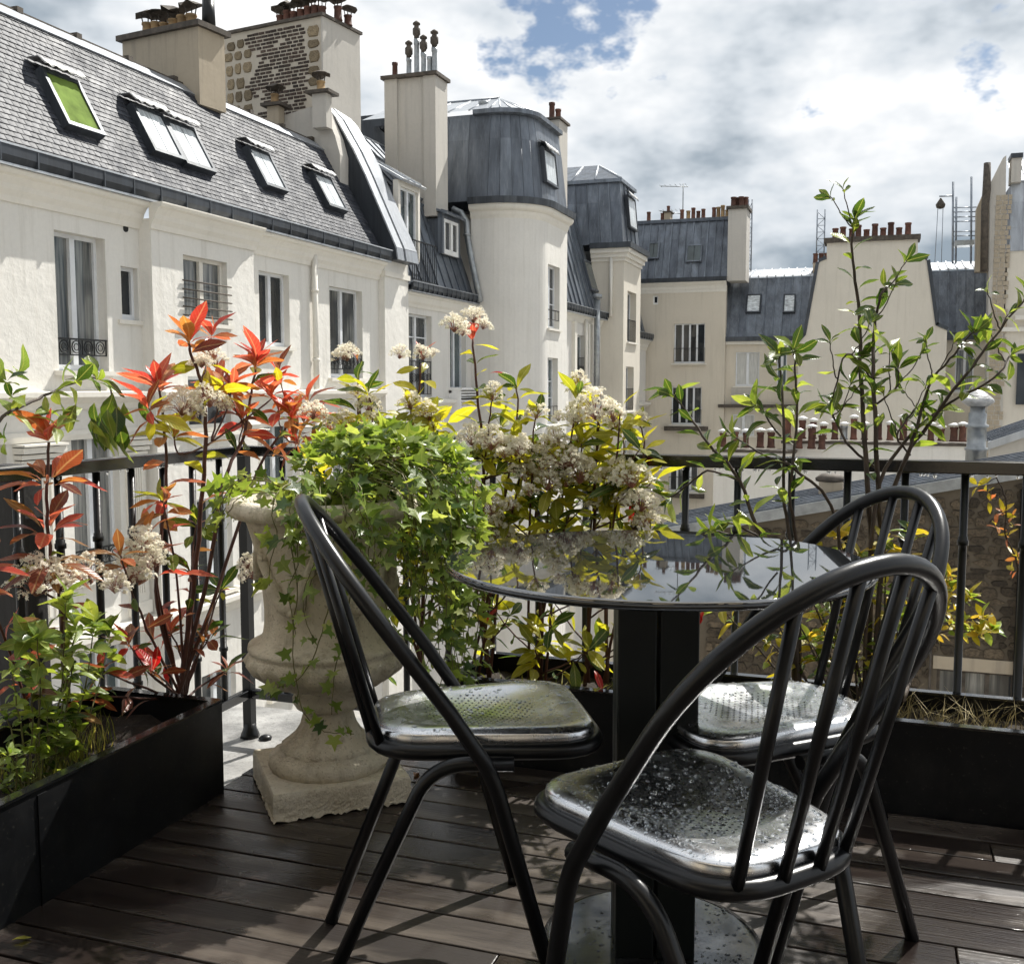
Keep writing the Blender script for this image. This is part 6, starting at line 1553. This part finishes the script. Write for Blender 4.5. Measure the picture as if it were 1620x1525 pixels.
for (x, y) in ((1505, 930), (1495, 965), (1520, 985), (1555, 975), (1548, 1000), (1570, 995), (1500, 910), (1535, 945)):
    t_ = ony(x, y, 3.10+random.uniform(-.04, .04)); q = gol.stem([qp(1430, 1110), ony(1465, 1010, 3.1), t_], .003, .0014); gol.whorls(q, .55, 1, .016, .038, ['gold', 'gold', 'lime'], 30); gol.rosette(t_, (random.uniform(-.6, .6), -.2, 1), 9, .05, ['gold', 'gold', 'lime'], 0, 70)
gol.finish()
cl = Plant('climber', 'thin bare climber with few golden leaves hanging at the right edge', 'climber', (ony(1605, 1100, 3.12).x, 3.12, ZL), None, 'barkg')
P = cl.stem([ony(1640, 1100, 3.12), ony(1612, 900, 3.12), ony(1592, 850, 3.12), ony(1590, 790, 3.12), ony(1575, 752, 3.12)], .003, .0016)
for (x, y, k) in ((1585, 808, 7), (1593, 845, 5), (1575, 830, 5), (1605, 830, 3), (1608, 880, 7), (1603, 900, 5), (1560, 775, 4), (1568, 790, 3), (1545, 765, 3), (1600, 815, 4)):
    t_ = ony(x, y, 3.12); j = min(range(len(P)), key=lambda i: (P[i]-t_).length); q = cl.stem([P[j], P[j].lerp(t_, .5)+Vector((0, 0, -.006)), t_], .0015, .0008); cl.rosette(t_, (random.uniform(-.8, .8), -.3, .6), k, .036, ['gold', 'gold', 'orange'], -10, 60)
cl.finish()

# --- green vine top left and leafy plant at the lower left
vi = Plant('vine', 'green vine branch arching in from the left edge above the railing, leaf cluster hanging', 'vine', (XP, lp(-60, 1200).y, .17), None, 'barkg')
P = vi.stem([lp(-90, 1200), lp(-80, 900), lp(-40, 720), lp(5, 660), (lp(60, 630)), lp(100, 612), lp(140, 598), lp(175, 606)], .005, .0022)
vi.whorls(P, .62, .97, .022, .062, ['lime', 'vgreen', 'lime'], 25)
for (x, y) in ((30, 590), (20, 625), (10, 600), (75, 650), (90, 670), (100, 655), (20, 650), (5, 690), (155, 600), (120, 600)):
    t_ = lp(x, y, random.uniform(-.05, .05)); vi.rosette(t_, (random.uniform(-.6, .6), random.uniform(-.6, .6), .7), 4, .060, ['lime', 'lime', 'vgreen'], 0, 60)
q = vi.stem([P[-2], lp(178, 640), lp(180, 670)], .0025, .0015)
for k in range(26):
    x, y = 172+random.gauss(0, 22), 618+random.uniform(0, 70); vi.leaf(random.choice(['vgreen', 'vgreen', 'lime']), lp(x, y, random.uniform(-.04, .04)), (random.uniform(-.4, .4), random.uniform(-.4, .4), -1), random.uniform(.055, .08), up=Vector((0, -1, 0)))
vi.finish()
lo = Plant('leafy_plant', 'small-leaved bright green plant filling the near corner of the left planter', 'plant', (XP+.06, lp(40, 1250).y, .17), None, 'twig')
for (x, y) in ((105, 950), (60, 1010), (120, 990), (150, 985), (175, 995), (110, 1010), (60, 1080), (20, 1060), (75, 1120), (10, 1130), (90, 1150), (15, 1190), (65, 1200), (30, 1230), (5, 1240), (95, 1165), (45, 1010), (110, 1060), (20, 1215), (55, 1180)):
    t_ = lp(x, y, random.uniform(-.02, .12)); q = lo.stem([lp(40+x*.2+random.uniform(-20, 20), 1265, .05), lp(x*.7+20, (y+1265)/2, .05), t_], .0025, .0012); sz = .030 if y > 1050 else .052
    lo.whorls(q, .3, 1, .013, sz, ['lime', 'lime', 'lime', 'vgreen', 'lime'], 30); lo.rosette(t_, (random.uniform(-.6, .6), random.uniform(-.6, .6), 1), 7, sz*1.15, ['lime'], 0, 70)
lo.finish()

# --- ivy on the urn
ivy = Plant('ivy', 'thick ivy spilling over the right side of the urn', 'ivy', (*UC, .76), None, 'twig')
U3 = Vector((*UC, 0)); RT3 = Vector((RGT.x, RGT.y, 0)); TO = Vector((-UC[0], -UC[1], 0)).normalized()
def ivy_strand(ang, length, r_out, lift, n_leaf, size, wander=.03):
    d = RT3*math.cos(ang)+TO*math.sin(ang); pts = [U3+d*.06+Z*.76]
    pts.append(U3+d*.15+Z*(.78+lift)); pts.append(U3+d*(r_out-.03)+Z*(.775+lift*.8)); L = 0; p = U3+d*r_out+Z*(.74+lift*.4); side = Vector((-d.y, d.x, 0))
    while L < length:
        pts.append(p.copy()); st_ = .055; p = p+Z*(-st_)+side*random.uniform(-wander, wander)+d*random.uniform(-.012, .012); L += st_
    P = ivy.stem(pts, .0018, .001, sm=3, name='vine')
    step = max(1, len(P)/n_leaf); i = 1.0
    while i < len(P):
        q = P[int(i)]; o = (d*random.uniform(.2, 1.2)+Z*random.uniform(-.6, .9)+side*random.uniform(-1, 1)).normalized()
        ivy.leaf('ivy' if random.random() < .72 else 'ivy_l', q+o*random.uniform(.005, .03), o+Z*-.25, size*random.uniform(.45, 1.35), up=(d*.8+Z*.8+side*random.uniform(-.5, .5)).normalized()); i += step*random.uniform(.6, 1.4)
for k in range(66):
    ang = random.gauss(R(6), R(46)); f = max(0, math.cos(ang-R(0)))
    ivy_strand(ang, random.uniform(.05, .58)*(.3+.8*f), .27+.10*f*random.random()+.02, random.uniform(0, .05+.09*f), 24, .036)
for k in range(9): ivy_strand(random.uniform(R(60), R(118)), random.uniform(.02, .35), .262, random.uniform(0, .03), 10, .036)
for k in range(9): ivy_strand(random.uniform(R(140), R(235)), random.uniform(.01, .1), .27, random.uniform(0, .04), 9, .038)
for k in range(420):
    a = random.uniform(0, 6.28); q = math.sqrt(random.random()); c0 = U3+RT3*.15+Z*.815; p = c0+RT3*(.235*q*math.cos(a))+TO*(.22*q*math.sin(a))+Z*(.125*math.sqrt(max(0, 1-q*q))+random.uniform(-.02, .015))
    o = Vector((random.gauss(0, 1), random.gauss(0, 1), random.gauss(.3, .6))).normalized(); ivy.leaf('ivy' if random.random() < .55 else 'ivy_l', p, o, .039*random.uniform(.45, 1.3), up=(Z+o*.2+Vector((random.uniform(-.4, .4), random.uniform(-.4, .4), 0))).normalized())
# two long trailing strands down the front
for x0, pts in ((0, [(455, 830), (470, 930), (462, 1000), (470, 1090), (490, 1140), (520, 1158), (560, 1160)]), (1, [(520, 960), (500, 1030), (470, 1075), (430, 1092), (425, 1100)]), (2, [(560, 900), (545, 1000), (530, 1060), (525, 1130)])):
    P = ivy.stem([atd(x, y, 2.48) for x, y in pts], .0018, .001, name='vine')
    for i in range(2, len(P), 2):
        o = Vector((random.gauss(0, 1), random.gauss(0, 1), random.gauss(0, .6))).normalized(); ivy.leaf('ivy' if random.random() < .6 else 'ivy_l', P[i]+o*.008, o, .034*random.uniform(.6, 1.2), up=(TO+Z*.5).normalized())
ivy.finish()

# --- grass, straw and fallen leaves
def tuft(name, label, spots, mat, hmin, hmax, wd=.0016, lean=.5):
    mb = MB()
    for (x, y, z, n, rad) in spots:
        for _ in range(n):
            bx_, by_ = x+random.gauss(0, rad), y+random.gauss(0, rad); h = random.uniform(hmin, hmax); lx_, ly_ = random.gauss(0, lean)*h, random.gauss(0, lean)*h; a = random.uniform(0, 6.28); cx_, cy_ = wd*math.cos(a), wd*math.sin(a)
            V = [(bx_-cx_, by_-cy_, z), (bx_+cx_, by_+cy_, z), (bx_+lx_*.35+cx_*.7, by_+ly_*.35+cy_*.7, z+h*.6), (bx_+lx_*.35-cx_*.7, by_+ly_*.35-cy_*.7, z+h*.6), (bx_+lx_, by_+ly_, z+h)]
            mb.add(V, [(0, 1, 2, 3), (3, 2, 4)])
    return tag(put(name, mb, M[mat]), label, 'grass', kind='stuff')
sp = [(-1.75+random.uniform(-.12, .06), y_, .17, 30, .025) for y_ in [1.5+.04*i for i in range(14)]]
tuft('grass', 'thin grass tufts in the left planter', sp, 'grass', .03, .11, .0016, .3)
sp = [(x_, 2.85+random.uniform(-.05, .05), .165, 30, .03) for x_ in [-.05+.045*i for i in range(9)]]+[(x_, 2.85, .165, 12, .03) for x_ in [.3+.05*i for i in range(12)]]
tuft('dry_grass', 'dry straw and grass in the far planter at the right', sp, 'straw', .02, .10, .0013, .75)
sp = [(x_, 2.80, .165, 12, .04) for x_ in [-1.0+.06*i for i in range(16)]]
tuft('grass', 'dark leaf litter and grass in the far planter behind the table', sp, 'grass', .02, .07, .003, 1.2)
fl_ = [(18, 1487, 'pale yellow fallen leaf on the deck beside the left planter', 'yellow', .035, 40), (690, 1243, 'pink fallen leaf on the deck beside the urn plinth', 'bronze', .04, 200), (655, 1228, 'orange-brown fallen leaf on the deck behind the urn plinth', 'orange', .045, 100)]
for (x, y, lab, kind, sz, ag) in fl_:
    o = put('fallen_leaf', LF[kind][0].copy(), None); tag(o, lab, 'leaf'); o.matrix_basis = leaf_matrix(onz(x, y, .004), (math.cos(R(ag)), math.sin(R(ag)), .05), sz, 0)
